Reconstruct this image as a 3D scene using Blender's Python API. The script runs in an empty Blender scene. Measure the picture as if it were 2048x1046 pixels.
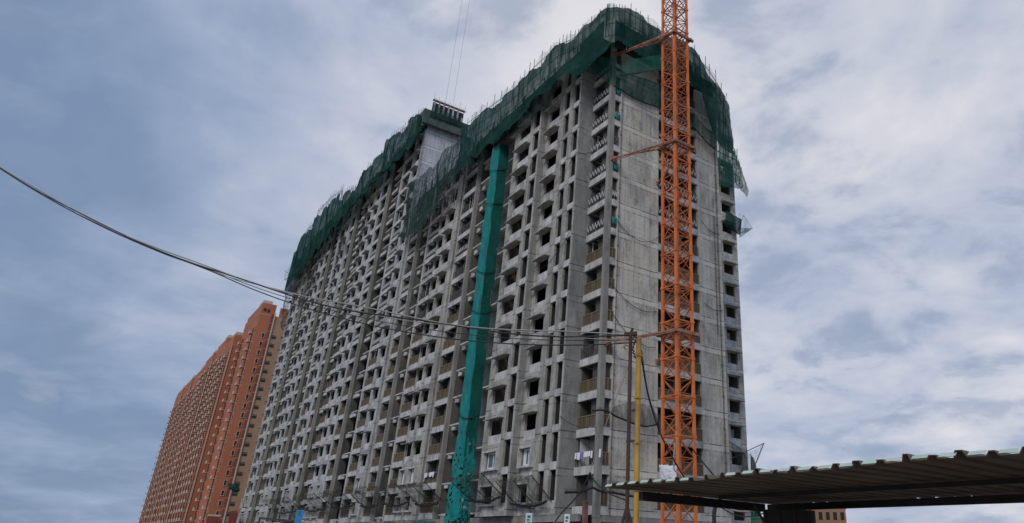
import bpy, math, random
from math import radians, sin, cos, pi, sqrt
random.seed(7)
S = bpy.context.scene
COL = S.collection

# ---------------------------------------------------------------- camera
F_PX, PX, PY = 1389.12, 1240.79, 437.95
YAW, PITCH, ROLL = 2.5083, .4467, .0296
CX, CY, CZ = 48.16, -33.47, -2.547
def _v(a, b, k=1): return tuple(x + k * y for x, y in zip(a, b))
def _cross(a, b): return (a[1]*b[2]-a[2]*b[1], a[2]*b[0]-a[0]*b[2], a[0]*b[1]-a[1]*b[0])
FW = (cos(YAW)*cos(PITCH), sin(YAW)*cos(PITCH), sin(PITCH))
R0 = (sin(YAW), -cos(YAW), 0.0)
U0 = _cross(R0, FW)
RT = tuple(cos(ROLL)*a + sin(ROLL)*b for a, b in zip(R0, U0))
UP = tuple(-sin(ROLL)*a + cos(ROLL)*b for a, b in zip(R0, U0))
from mathutils import Matrix, Vector
cam_d = bpy.data.cameras.new('camera')
cam = bpy.data.objects.new('camera', cam_d); COL.objects.link(cam)
cam.matrix_world = Matrix(((RT[0], UP[0], -FW[0], CX), (RT[1], UP[1], -FW[1], CY), (RT[2], UP[2], -FW[2], CZ), (0, 0, 0, 1)))
cam_d.sensor_width = 36; cam_d.lens = F_PX / 2048 * 36
cam_d.shift_x = (1024 - PX) / 2048; cam_d.shift_y = (PY - 523) / 2048
cam_d.clip_start = .1; cam_d.clip_end = 6000
S.camera = cam
def at(u, v, D):
    """the point seen at photo pixel (u, v), D metres away measured along the ground"""
    d = [FW[i] + RT[i]*(u-PX)/F_PX - UP[i]*(v-PY)/F_PX for i in range(3)]
    k = D / math.hypot(d[0], d[1])
    return (CX+d[0]*k, CY+d[1]*k, CZ+d[2]*k)
def on(u, v, ax, val):
    d = [FW[i] + RT[i]*(u-PX)/F_PX - UP[i]*(v-PY)/F_PX for i in range(3)]
    c = (CX, CY, CZ); k = (val-c[ax])/d[ax]
    return tuple(c[i]+d[i]*k for i in range(3))

# ---------------------------------------------------------------- render look
S.view_settings.view_transform = 'Standard'; S.view_settings.look = 'None'
S.view_settings.exposure = 0.0; S.view_settings.gamma = 1.0
S.cycles.max_bounces = 6; S.cycles.transparent_max_bounces = 24

# ---------------------------------------------------------------- sky + sun
SUN_DIR = Vector((.42, -.62, .58)).normalized()
W = bpy.data.worlds.new('World'); S.world = W; W.use_nodes = True
nt = W.node_tree; N = nt.nodes; L = nt.links; N.clear()
def wn(t, **k):
    n = N.new(t)
    for a, b in k.items(): setattr(n, a, b)
    return n
out = wn('ShaderNodeOutputWorld')
sky = wn('ShaderNodeTexSky', sky_type='NISHITA', sun_disc=False)
sky.sun_elevation = math.asin(SUN_DIR.z); sky.sun_rotation = math.atan2(SUN_DIR.x, SUN_DIR.y)
bg1 = wn('ShaderNodeBackground'); bg1.inputs[1].default_value = .06
L.new(sky.outputs[0], bg1.inputs[0])
tc = wn('ShaderNodeTexCoord')
sep = wn('ShaderNodeSeparateXYZ'); L.new(tc.outputs['Generated'], sep.inputs[0])
def wm(op, a, b=None, c=None):
    n = wn('ShaderNodeMath', operation=op)
    for i, x in enumerate((a, b, c)):
        if x is None: continue
        if isinstance(x, (int, float)): n.inputs[i].default_value = x
        else: L.new(x, n.inputs[i])
    return n.outputs[0]
zz = wm('MAXIMUM', sep.outputs[2], 0.0); zz = wm('ADD', zz, .22)
com = wn('ShaderNodeCombineXYZ')
L.new(wm('DIVIDE', sep.outputs[0], zz), com.inputs[0]); L.new(wm('DIVIDE', sep.outputs[1], zz), com.inputs[1])
n1 = wn('ShaderNodeTexNoise'); n1.inputs['Scale'].default_value = 1.15; n1.inputs['Detail'].default_value = 9; n1.inputs['Roughness'].default_value = .52; n1.inputs['Distortion'].default_value = .5
L.new(com.outputs[0], n1.inputs['Vector'])
n2 = wn('ShaderNodeTexNoise'); n2.inputs['Scale'].default_value = 3.4; n2.inputs['Detail'].default_value = 7; n2.inputs['Roughness'].default_value = .58; n2.inputs['Distortion'].default_value = .25
L.new(com.outputs[0], n2.inputs['Vector'])
# brighter towards the place the light comes through, upper right
BR = Vector(at(1560, 150, 100)) - Vector((CX, CY, CZ)); BR.normalize()
dot = wn('ShaderNodeVectorMath', operation='DOT_PRODUCT'); L.new(tc.outputs['Generated'], dot.inputs[0]); dot.inputs[1].default_value = BR
br = wn('ShaderNodeMapRange'); br.inputs[1].default_value = .55; br.inputs[2].default_value = 1.0
br.inputs[3].default_value = -.16; br.inputs[4].default_value = .24; L.new(dot.outputs['Value'], br.inputs[0])
f = wm('MULTIPLY', n1.outputs[0], .72); f = wm('ADD', f, wm('MULTIPLY', n2.outputs[0], .42)); f = wm('ADD', f, -.045)
low = wn('ShaderNodeMapRange'); low.inputs[1].default_value = 0; low.inputs[2].default_value = .45; low.inputs[3].default_value = .045; low.inputs[4].default_value = 0; L.new(sep.outputs[2], low.inputs[0])
f = wm('ADD', f, br.outputs[0]); f = wm('ADD', f, low.outputs[0])
cr = wn('ShaderNodeValToRGB'); L.new(f, cr.inputs[0])
e = cr.color_ramp.elements
e[0].position = .36; e[0].color = (.20, .28, .43, 1)
e[1].position = .84; e[1].color = (.74, .73, .77, 1)
m = e.new(.52); m.color = (.30, .38, .54, 1)
m = e.new(.66); m.color = (.45, .50, .63, 1)
n3 = wn('ShaderNodeTexNoise'); n3.inputs['Scale'].default_value = 4.2; n3.inputs['Detail'].default_value = 8; n3.inputs['Roughness'].default_value = .55; n3.inputs['Distortion'].default_value = .4
L.new(com.outputs[0], n3.inputs['Vector'])
def smooth(x, a, b, lo, hi):
    n = wn('ShaderNodeMapRange', interpolation_type='SMOOTHSTEP'); n.inputs[1].default_value = a; n.inputs[2].default_value = b; n.inputs[3].default_value = lo; n.inputs[4].default_value = hi
    L.new(x, n.inputs[0]); return n.outputs[0]
side = smooth(dot.outputs['Value'], .72, .97, .25, .8)
mixa = wn('ShaderNodeMixRGB'); L.new(wm('MULTIPLY', smooth(n3.outputs[0], .54, .80, 0, .8), side), mixa.inputs[0]); L.new(cr.outputs[0], mixa.inputs[1]); mixa.inputs[2].default_value = (.68, .68, .72, 1)
mixd = wn('ShaderNodeMixRGB'); L.new(wm('MULTIPLY', smooth(n2.outputs[0], .50, .36, 0, 1), wm('MULTIPLY', side, .7)), mixd.inputs[0]); L.new(mixa.outputs[0], mixd.inputs[1]); mixd.inputs[2].default_value = (.27, .34, .47, 1)
bg2 = wn('ShaderNodeBackground'); bg2.inputs[1].default_value = 1.06
L.new(mixd.outputs[0], bg2.inputs[0])
mx = wn('ShaderNodeMixShader'); mx.inputs[0].default_value = .93
L.new(bg1.outputs[0], mx.inputs[1]); L.new(bg2.outputs[0], mx.inputs[2]); L.new(mx.outputs[0], out.inputs[0])
sl = bpy.data.lights.new('sun', 'SUN'); sl.energy = 1.5; sl.angle = radians(24); sl.color = (1, .95, .87)
so = bpy.data.objects.new('sun', sl); COL.objects.link(so); so.rotation_euler = SUN_DIR.to_track_quat('Z', 'Y').to_euler()

# ---------------------------------------------------------------- materials
def mat(name, col, rough=.8, metal=0, **k):
    m = bpy.data.materials.new(name); m.use_nodes = True
    nt = m.node_tree; b = nt.nodes['Principled BSDF']
    b.inputs['Base Color'].default_value = (*col, 1); b.inputs['Roughness'].default_value = rough; b.inputs['Metallic'].default_value = metal
    return m
def noisy(name, c1, c2, scale=1.0, sz=1.0, rough=.85, metal=0, detail=6, lo=.35, hi=.65, bump=0, c3=None, seed=0):
    """base colour running between c1 and c2 through a noise stretched by sz along z; c3 = stain colour"""
    m = mat(name, c1, rough, metal); nt = m.node_tree; N = nt.nodes; L = nt.links; b = N['Principled BSDF']
    g = N.new('ShaderNodeTexCoord')
    mp = N.new('ShaderNodeMapping'); mp.inputs['Scale'].default_value = (1, 1, sz); mp.inputs['Location'].default_value = (seed, seed*2, 0)
    L.new(g.outputs['Object'], mp.inputs[0])
    n = N.new('ShaderNodeTexNoise'); n.inputs['Scale'].default_value = scale; n.inputs['Detail'].default_value = detail; n.inputs['Roughness'].default_value = .6
    L.new(mp.outputs[0], n.inputs['Vector'])
    r = N.new('ShaderNodeValToRGB'); r.color_ramp.elements[0].position = lo; r.color_ramp.elements[1].position = hi
    r.color_ramp.elements[0].color = (*c1, 1); r.color_ramp.elements[1].color = (*c2, 1); L.new(n.outputs[0], r.inputs[0])
    last = r.outputs[0]
    if c3:
        n2 = N.new('ShaderNodeTexNoise'); n2.inputs['Scale'].default_value = scale*.31; n2.inputs['Detail'].default_value = 8; n2.inputs['Roughness'].default_value = .7
        L.new(g.outputs['Object'], n2.inputs['Vector'])
        r2 = N.new('ShaderNodeMapRange'); r2.inputs[1].default_value = .52; r2.inputs[2].default_value = .72; L.new(n2.outputs[0], r2.inputs[0])
        mxc = N.new('ShaderNodeMixRGB'); mxc.inputs[2].default_value = (*c3, 1); L.new(r2.outputs[0], mxc.inputs[0]); L.new(last, mxc.inputs[1]); last = mxc.outputs[0]
    L.new(last, b.inputs['Base Color'])
    if bump:
        bp = N.new('ShaderNodeBump'); bp.inputs['Strength'].default_value = bump; bp.inputs['Distance'].default_value = .05
        L.new(n.outputs[0], bp.inputs['Height']); L.new(bp.outputs[0], b.inputs['Normal'])
    return m
def concrete(name, c1, c2, stain, joint=True, bolts=False, warm=None):
    """cast concrete: vertical streaks, blotches, a dark pour joint at every storey, board seams"""
    m = mat(name, c1, .9); nt = m.node_tree; N = nt.nodes; L = nt.links; b = N['Principled BSDF']
    g = N.new('ShaderNodeTexCoord')
    def noise(scale, mapping, detail=6, rough=.6):
        mp = N.new('ShaderNodeMapping'); mp.inputs['Scale'].default_value = mapping; L.new(g.outputs['Object'], mp.inputs[0])
        n = N.new('ShaderNodeTexNoise'); n.inputs['Scale'].default_value = scale; n.inputs['Detail'].default_value = detail; n.inputs['Roughness'].default_value = rough
        L.new(mp.outputs[0], n.inputs['Vector']); return n.outputs[0]
    def mr(x, a, c, lo=0, hi=1):
        r = N.new('ShaderNodeMapRange'); r.inputs[1].default_value = a; r.inputs[2].default_value = c; r.inputs[3].default_value = lo; r.inputs[4].default_value = hi
        L.new(x, r.inputs[0]); return r.outputs[0]
    def mixc(f, a, c, mode='MIX'):
        x = N.new('ShaderNodeMixRGB'); x.blend_type = mode
        if isinstance(f, float): x.inputs[0].default_value = f
        else: L.new(f, x.inputs[0])
        for i, y in ((1, a), (2, c)):
            if isinstance(y, tuple): x.inputs[i].default_value = (*y, 1)
            else: L.new(y, x.inputs[i])
        return x.outputs[0]
    def M(op, a, c=None):
        n = N.new('ShaderNodeMath'); n.operation = op
        for i, x in enumerate((a, c)):
            if x is None: continue
            if isinstance(x, (int, float)): n.inputs[i].default_value = x
            else: L.new(x, n.inputs[i])
        return n.outputs[0]
    blot = noise(.45, (1, 1, .8), 8, .65); streak = noise(2.6, (1, 1, .06), 5, .6); fine = noise(7, (1, 1, 1), 4)
    panel = noise(.12, (1, 1, 1), 2)
    c = mixc(mr(blot, .36, .64), c1, c2)
    c = mixc(mr(noise(.33, (1, 1, .45), 9, .72), .50, .70, 0, .75), c, tuple(x*.75 for x in stain))
    if warm: c = mixc(mr(noise(.16, (1, 1, 1), 5, .6), .48, .66, 0, .8), c, warm)
    c = mixc(mr(streak, .52, .72, 0, .62), c, stain)
    c = mixc(mr(noise(1.1, (1, 1, .35), 9, .75), .53, .70, 0, .85), c, tuple(x*.45 for x in stain))
    c = mixc(mr(noise(.9, (1, 1, .5), 7, .7), .30, .46, .55, 0), c, tuple(min(.75, x*1.35) for x in c2))
    c = mixc(mr(fine, .3, .7, 0, .22), c, (.5, .5, .48))
    sp = N.new('ShaderNodeSeparateXYZ'); L.new(g.outputs['Object'], sp.inputs[0])
    if joint:
        if bolts:
            fb_ = M('FRACT', M('DIVIDE', M('ADD', sp.outputs[2], .3), 3.0)); bd = M('MULTIPLY', mr(fb_, .10, .115), mr(fb_, .315, .30))
            c = mixc(M('MULTIPLY', bd, mr(noise(.5, (1, 1, 1), 6), .35, .65, .15, .7)), c, tuple(min(.8, x*1.12) for x in c2))
        wob = M('MULTIPLY', M('SUBTRACT', noise(.6, (1, 1, .3), 3), .5), .12)
        z = M('ADD', sp.outputs[2], wob)
        fr = M('FRACT', M('DIVIDE', M('ADD', z, -.5), 3.0))
        d = M('MULTIPLY', M('ABSOLUTE', M('SUBTRACT', fr, .5)), 3.0)         # 1.5 at the joint
        j = mr(d, 1.43, 1.475); j = M('MULTIPLY', j, mr(noise(1.3, (1, 1, 1), 4), .35, .55, .25, .9))
        c = mixc(j, c, (.05, .05, .048))
        fr2 = M('FRACT', M('DIVIDE', M('ADD', z, .1), 3.0))
        d2 = M('MULTIPLY', M('ABSOLUTE', M('SUBTRACT', fr2, .5)), 3.0)
        j2 = M('MULTIPLY', mr(d2, 1.44, 1.475), mr(noise(1.7, (1, 1, 1), 4), .42, .6, 0, .7))
        c = mixc(j2, c, (.07, .07, .065))
    if bolts:
        # upright form-board seams and rows of tie holes (metres, along x+y)
        s = M('ADD', sp.outputs[0], sp.outputs[1])
        fs = M('ABSOLUTE', M('SUBTRACT', M('FRACT', M('DIVIDE', s, .62)), .5))
        seam = M('MULTIPLY', mr(fs, .468, .495), mr(noise(.9, (1, 1, .5), 4), .42, .62, .1, .65))
        c = mixc(seam, c, (.10, .10, .095))
        fz = M('ABSOLUTE', M('SUBTRACT', M('FRACT', M('DIVIDE', sp.outputs[2], .5)), .5))
        hole = M('MULTIPLY', mr(fs, .43, .46), mr(fz, .40, .45))
        c = mixc(M('MULTIPLY', hole, .75), c, (.04, .04, .04))
    L.new(c, b.inputs['Base Color'])
    bp = N.new('ShaderNodeBump'); bp.inputs['Strength'].default_value = .35; bp.inputs['Distance'].default_value = .03
    L.new(fine, bp.inputs['Height']); L.new(bp.outputs[0], b.inputs['Normal'])
    return m
M_CONC = concrete('concrete_grey', (.29, .275, .25), (.49, .47, .43), (.13, .12, .105))
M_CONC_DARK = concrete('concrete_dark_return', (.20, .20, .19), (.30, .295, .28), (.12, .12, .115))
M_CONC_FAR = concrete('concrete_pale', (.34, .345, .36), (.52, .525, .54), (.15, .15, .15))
M_CONC_WALL = concrete('concrete_form_wall', (.45, .43, .385), (.67, .64, .575), (.20, .185, .165), bolts=True, warm=(.60, .53, .43))
M_WHITE_CONC = concrete('fresh_white_concrete', (.50, .51, .55), (.66, .67, .71), (.30, .30, .33), bolts=True)
M_BEAM = noisy('beam_concrete', (.38, .375, .365), (.66, .65, .64), 1.3, .6, c3=(.12, .12, .12), bump=.3)
M_COLUMN = noisy('column_concrete', (.20, .195, .18), (.35, .34, .315), 1.2, .25, c3=(.14, .14, .14), bump=.3)
M_INNER = noisy('inner_wall', (.07, .066, .062), (.15, .142, .13), .7, .5, c3=(.04, .04, .04))  # darker than the facade concrete: room shade put into the colour
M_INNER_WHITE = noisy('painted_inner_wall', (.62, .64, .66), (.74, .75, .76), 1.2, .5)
M_DARK = mat('dark_room', (.035, .034, .033), .95)  # near-black colour stands in for the shade inside unlit openings
M_HOOD = noisy('hood_concrete', (.24, .235, .22), (.52, .51, .49), 2.4, .8, c3=(.09, .09, .085))
M_RAILP = noisy('rail_brown_sheet', (.085, .062, .042), (.14, .105, .07), .9, .4, c3=(.085, .08, .07))
M_RAIL = noisy('rail_brass', (.20, .16, .09), (.32, .27, .17), 3, rough=.5)
M_RAILW = noisy('rail_pale', (.50, .50, .50), (.66, .66, .67), 4, rough=.5)
M_FRAME = mat('white_frame', (.72, .74, .78), .4)
M_GLASS = mat('window_glass', (.10, .13, .17), .08)
M_FORM = noisy('formwork_steel', (.022, .034, .031), (.055, .07, .065), 1.2, .5)
M_REDRIM = noisy('red_oxide', (.16, .07, .06), (.25, .12, .10), 2)
M_TUBE = noisy('scaffold_tube', (.10, .10, .10), (.20, .19, .18), 3, rough=.6)
M_CRANE = noisy('crane_orange', (.64, .15, .03), (.82, .24, .055), 1.3, .5, rough=.45, c3=(.34, .075, .03))
M_CRANE_TIE = noisy('crane_tie_red', (.26, .10, .06), (.46, .24, .17), 1.6, .5, rough=.6, c3=(.14, .09, .07))
M_CRANE_B = noisy('crane_brace_orange', (.40, .09, .025), (.68, .20, .06), 2.2, 1, rough=.6, c3=(.26, .09, .05))
M_YEL = noisy('yellow_paint', (.44, .25, .03), (.58, .36, .07), 3.0, .4, rough=.7, c3=(.13, .075, .04))
M_RUST = noisy('dark_rust', (.045, .028, .022), (.10, .06, .045), 3, .3)
M_CABLE = mat('cable_black', (.02, .02, .022), .6)
M_CABLE_G = mat('cable_pale', (.30, .29, .27), .6)
M_ORANGE = noisy('orange_render', (.41, .13, .065), (.47, .165, .09), .12, .6, c3=(.40, .15, .08))
M_ORANGE2 = noisy('orange_render_deep', (.36, .12, .065), (.43, .16, .09), .2, .6)
M_REDB = noisy('dark_red_render', (.20, .045, .035), (.26, .065, .045), .3, .5)
M_CREAM = noisy('cream_render', (.48, .38, .29), (.58, .48, .39), .3, .5)
M_SAND = noisy('sand_render', (.34, .19, .115), (.42, .25, .16), .2, .5)
M_ROOFU = noisy('dark_roof_sheet', (.09, .072, .056), (.19, .15, .11), .9, .6, rough=.7, c3=(.16, .08, .05))
M_ROOFG = noisy('pale_green_sheet', (.42, .55, .47), (.56, .66, .58), 3, rough=.5)
M_BLACK = noisy('black_steel', (.018, .016, .015), (.035, .03, .028), 2, rough=.6)
M_FGREEN = noisy('fence_green', (.015, .12, .085), (.03, .17, .12), 1, rough=.6)
M_GROUND = noisy('site_ground', (.17, .14, .11), (.26, .22, .18), .3, bump=.3)
M_CLOTH = noisy('white_cloth', (.68, .68, .74), (.80, .80, .84), 6)
M_CLOTHB = mat('violet_cloth', (.22, .18, .42), .9)
M_BLUE = noisy('sign_blue', (.03, .22, .55), (.05, .30, .65), 3, rough=.4)
M_PALEBLUE = noisy('sign_pale', (.45, .60, .68), (.62, .72, .76), 3, rough=.4)

def net_mat(name, c1, c2, a_lo, a_hi, trans=.35, scale=.5):
    """woven debris netting: diffuse + light passing through, with worn thin patches"""
    m = bpy.data.materials.new(name); m.use_nodes = True; nt = m.node_tree; N = nt.nodes; L = nt.links; N.clear()
    o = N.new('ShaderNodeOutputMaterial'); g = N.new('ShaderNodeTexCoord')
    n = N.new('ShaderNodeTexNoise'); n.inputs['Scale'].default_value = scale; n.inputs['Detail'].default_value = 8; n.inputs['Roughness'].default_value = .65
    L.new(g.outputs['Object'], n.inputs['Vector'])
    r = N.new('ShaderNodeValToRGB'); r.color_ramp.elements[0].position = .35; r.color_ramp.elements[1].position = .65
    r.color_ramp.elements[0].color = (*c1, 1); r.color_ramp.elements[1].color = (*c2, 1); L.new(n.outputs[0], r.inputs[0])
    d = N.new('ShaderNodeBsdfDiffuse'); t = N.new('ShaderNodeBsdfTranslucent'); L.new(r.outputs[0], d.inputs[0]); L.new(r.outputs[0], t.inputs[0])
    m1 = N.new('ShaderNodeMixShader'); m1.inputs[0].default_value = trans; L.new(d.outputs[0], m1.inputs[1]); L.new(t.outputs[0], m1.inputs[2])
    mp = N.new('ShaderNodeMapping'); mp.inputs['Scale'].default_value = (1, 1, .22); L.new(g.outputs['Object'], mp.inputs[0])
    n2 = N.new('ShaderNodeTexNoise'); n2.inputs['Scale'].default_value = scale*3; n2.inputs['Detail'].default_value = 6; L.new(mp.outputs[0], n2.inputs['Vector'])
    a = N.new('ShaderNodeMapRange'); a.inputs[1].default_value = .35; a.inputs[2].default_value = .62; a.inputs[3].default_value = a_lo; a.inputs[4].default_value = a_hi; L.new(n2.outputs[0], a.inputs[0])
    tr = N.new('ShaderNodeBsdfTransparent'); m2 = N.new('ShaderNodeMixShader'); L.new(a.outputs[0], m2.inputs[0]); L.new(tr.outputs[0], m2.inputs[1]); L.new(m1.outputs[0], m2.inputs[2])
    L.new(m2.outputs[0], o.inputs[0]); return m
M_NET = net_mat('green_net_dense', (.012, .052, .045), (.034, .098, .085), .86, .985)
M_NET_B = net_mat('green_net_weathered', (.02, .055, .048), (.05, .10, .088), .40, .85, .3, .8)
M_NET_LIGHT = net_mat('green_net_thin', (.30, .46, .44), (.48, .62, .60), .14, .42, .7)
M_NET_MID = net_mat('green_net_single', (.015, .105, .08), (.035, .17, .135), .42, .78, .4)
M_NET_GREY = net_mat('grey_net', (.05, .055, .05), (.12, .125, .115), .15, .62, .3, .9)
M_TEAL_SHADE = noisy('green_sheet', (.0, .075, .06), (.0, .115, .095), .6, .3, rough=1, c3=(.0, .06, .05))  # darker, greener copy of the teal: side-face shade put into the colour
M_WRAP = noisy('weathered_wrap', (.05, .075, .068), (.10, .13, .12), .9, .6, c3=(.03, .045, .04))
M_TEAL = noisy('teal_sheet', (.0, .15, .155), (.01, .27, .26), 1.3, .35, rough=1, c3=(.05, .19, .175), lo=.3, hi=.7, bump=.6)  # upright colour bands paint the light and shade of folds, plus pale dust

# ---------------------------------------------------------------- mesh helpers
class MB:
    def __init__(s): s.v = []; s.f = []; s.m = []
    def quad(s, pts, m=0):
        n = len(s.v); s.v += [tuple(p) for p in pts]; s.f.append(tuple(range(n, n+len(pts)))); s.m.append(m)
    def box(s, x0, x1, y0, y1, z0, z1, m=0):
        if x0 > x1: x0, x1 = x1, x0
        if y0 > y1: y0, y1 = y1, y0
        n = len(s.v)
        s.v += [(x0,y0,z0),(x1,y0,z0),(x1,y1,z0),(x0,y1,z0),(x0,y0,z1),(x1,y0,z1),(x1,y1,z1),(x0,y1,z1)]
        for q in ((0,3,2,1),(4,5,6,7),(0,1,5,4),(1,2,6,5),(2,3,7,6),(3,0,4,7)): s.f.append(tuple(n+i for i in q)); s.m.append(m)
    def bar(s, a, b, w, h=None, m=0):
        h = h or w; a = Vector(a); b = Vector(b); d = (b-a)
        if d.length < 1e-6: return
        d.normalize(); r = Vector((0, 0, 1)) if abs(d.z) < .95 else Vector((1, 0, 0))
        x = d.cross(r).normalized(); y = x.cross(d).normalized(); n = len(s.v)
        for p in (a, b):
            for i, j in ((-1,-1),(1,-1),(1,1),(-1,1)): s.v.append(tuple(p + x*(i*w/2) + y*(j*h/2)))
        for q in ((0,1,2,3),(7,6,5,4),(0,4,5,1),(1,5,6,2),(2,6,7,3),(3,7,4,0)): s.f.append(tuple(n+i for i in q)); s.m.append(m)
    def tube(s, pts, r, k=6, m=0, taper=1):
        P = [Vector(p) for p in pts]; n = len(s.v)
        for i, p in enumerate(P):
            d = (P[min(i+1, len(P)-1)] - P[max(i-1, 0)]).normalized(); u = Vector((0,0,1)) if abs(d.z) < .9 else Vector((1,0,0))
            x = d.cross(u).normalized(); y = x.cross(d); rr = r*(1+(taper-1)*i/(len(P)-1))
            for j in range(k):
                a = 2*pi*j/k; s.v.append(tuple(p + x*(cos(a)*rr) + y*(sin(a)*rr)))
        for i in range(len(P)-1):
            for j in range(k):
                s.f.append((n+i*k+j, n+i*k+(j+1)%k, n+(i+1)*k+(j+1)%k, n+(i+1)*k+j)); s.m.append(m)
        s.f.append(tuple(n+j for j in range(k))); s.m.append(m)
        s.f.append(tuple(n+(len(P)-1)*k+j for j in reversed(range(k)))); s.m.append(m)
    def mesh(s, name, mats):
        me = bpy.data.meshes.new(name); me.from_pydata(s.v, [], s.f)
        for x in (mats if isinstance(mats, (list, tuple)) else [mats]): me.materials.append(x)
        me.polygons.foreach_set('material_index', s.m); me.update(); return me
    def build(s, name, mats, parent=None, smooth=False):
        me = s.mesh(name, mats)
        if smooth: me.polygons.foreach_set('use_smooth', [True]*len(me.polygons))
        o = bpy.data.objects.new(name, me); COL.objects.link(o)
        if parent: o.parent = parent
        return o
def tag(o, label, cat, group=None):
    o['label'] = label; o['category'] = cat
    if group: o['group'] = group
    return o
def empty(name, label, cat, loc=(0, 0, 0), group=None):
    o = bpy.data.objects.new(name, None); COL.objects.link(o); o.location = loc; o.empty_display_size = .3
    return tag(o, label, cat, group)
def struct(o): o['kind'] = 'structure'; return o
def place(me, name, parent, loc, rot=0):
    o = bpy.data.objects.new(name, me); COL.objects.link(o); o.parent = parent; o.location = loc; o.rotation_euler = (0, 0, rot); return o
def tubes(parent, name, m, segs, w):
    """each scaffold tube an object of its own, sharing one mesh per length where it can"""
    for a, b in segs:
        mb = MB(); mb.bar(a, b, w); local(parent, mb.build(name, m))
def local(parent, o):
    """keeps a mesh written in world coordinates where it is under an Empty that has a location"""
    o.parent = parent; o.location = tuple(-c for c in parent.location); return o

# ---------------------------------------------------------------- ground
GZ = -4.15
g = MB(); g.quad([(-3000,-3000,GZ),(3000,-3000,GZ),(3000,3000,GZ),(-3000,3000,GZ)]); struct(g.build('ground', M_GROUND))

# ---------------------------------------------------------------- facade generator
H = 3.0
CAMV = Vector((CX, CY, CZ))
class Face:
    """one facade; 'front' faces -y with s = x, 'side' faces +x with s = y; d counts outwards"""
    def __init__(s, kind, plane): s.k = kind; s.p = plane
    def box(s, mb, s0, s1, d0, d1, z0, z1, m=0):
        if s.k == 'front': mb.box(s0, s1, s.p-d1, s.p-d0, z0, z1, m)
        else: mb.box(s.p+d0, s.p+d1, s0, s1, z0, z1, m)
    def pt(s, q, d, z): return (q, s.p-d, z) if s.k == 'front' else (s.p+d, q, z)
    rot = property(lambda s: 0 if s.k == 'front' else pi/2)

def rail_mesh(w, style):
    """balcony rail, origin at the middle of its foot, outwards = -y"""
    mb = MB(); h = 1.05
    mb.box(-w/2, w/2, -.03, .03, h-.06, h, 1); mb.box(-w/2, w/2, -.02, .02, .06, .10, 1)
    n = max(2, int(w/1.1))
    for i in range(n+1):
        x = -w/2 + w*i/n; x = min(max(x, -w/2+.02), w/2-.02); mb.box(x-.02, x+.02, -.025, .025, 0, h-.061, 1)
    if style == 'brown':
        mb.box(-w/2+.03, w/2-.03, .03, .045, .12, h-.08, 0)
        k = int(w/.45)
        for i in range(k): x = -w/2 + w*(i+.5)/k; mb.box(x-.009, x+.009, -.01, .01, .1, h-.06, 1)
        return mb.mesh('rail_sheet', [M_RAILP, M_RAIL])
    if style == 'zig':
        k = max(3, int(w/.42))
        for i in range(k):
            a = -w/2 + w*i/k; b = -w/2 + w*(i+1)/k; c = (a+b)/2
            mb.bar((a, -.04, h-.1), (c, -.04, .35), .05, m=0); mb.bar((c, -.04, .35), (b, -.04, h-.1), .05, m=0)
        return mb.mesh('rail_zigzag', [M_RAILW, M_TUBE])
    k = int(w/.3)
    for i in range(k): x = -w/2 + w*(i+.5)/k; mb.box(x-.012, x+.012, -.012, .012, .1, h-.06, 1)
    return mb.mesh('rail_bars', [M_RAILP, M_TUBE])
_rails = {}
def rail(w, style):
    key = (round(w, 2), style)
    if key not in _rails: _rails[key] = rail_mesh(w, style)
    return _rails[key]
_hoods = {}
def hood(w):
    key = round(w, 1)
    if key not in _hoods:
        mb = MB(); q = w/2
        # thick slab with a small fall and a drip lip
        mb.quad([(-q,-.68,-.02),(q,-.68,-.02),(q,0,.06),(-q,0,.06)][::-1]); mb.quad([(-q,-.68,.06),(q,-.68,.06),(q,0,.15),(-q,0,.15)])
        mb.quad([(-q,-.68,-.02),(q,-.68,-.02),(q,-.68,.06),(-q,-.68,.06)]); mb.quad([(-q,-.68,-.02),(-q,-.68,.06),(-q,0,.15),(-q,0,.06)]); mb.quad([(q,-.68,.06),(q,-.68,-.02),(q,0,.06),(q,0,.15)])
        mb.box(-q, q, -.60, -.55, -.05, -.012)
        _hoods[key] = mb.mesh('hood', [M_HOOD])
    return _hoods[key]
_surr = {}
def surround(w):
    key = round(w, 1)
    if key not in _surr:
        mb = MB(); q = w/2+.14
        mb.box(-q, q, -.38, 0, .83, .98); mb.box(-q, q, -.38, 0, 2.47, 2.6)
        mb.box(-q, -q+.12, -.38, 0, .981, 2.469); mb.box(q-.12, q, -.38, 0, .981, 2.469)
        _surr[key] = mb.mesh('surround', [M_BEAM])
    return _surr[key]

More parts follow.
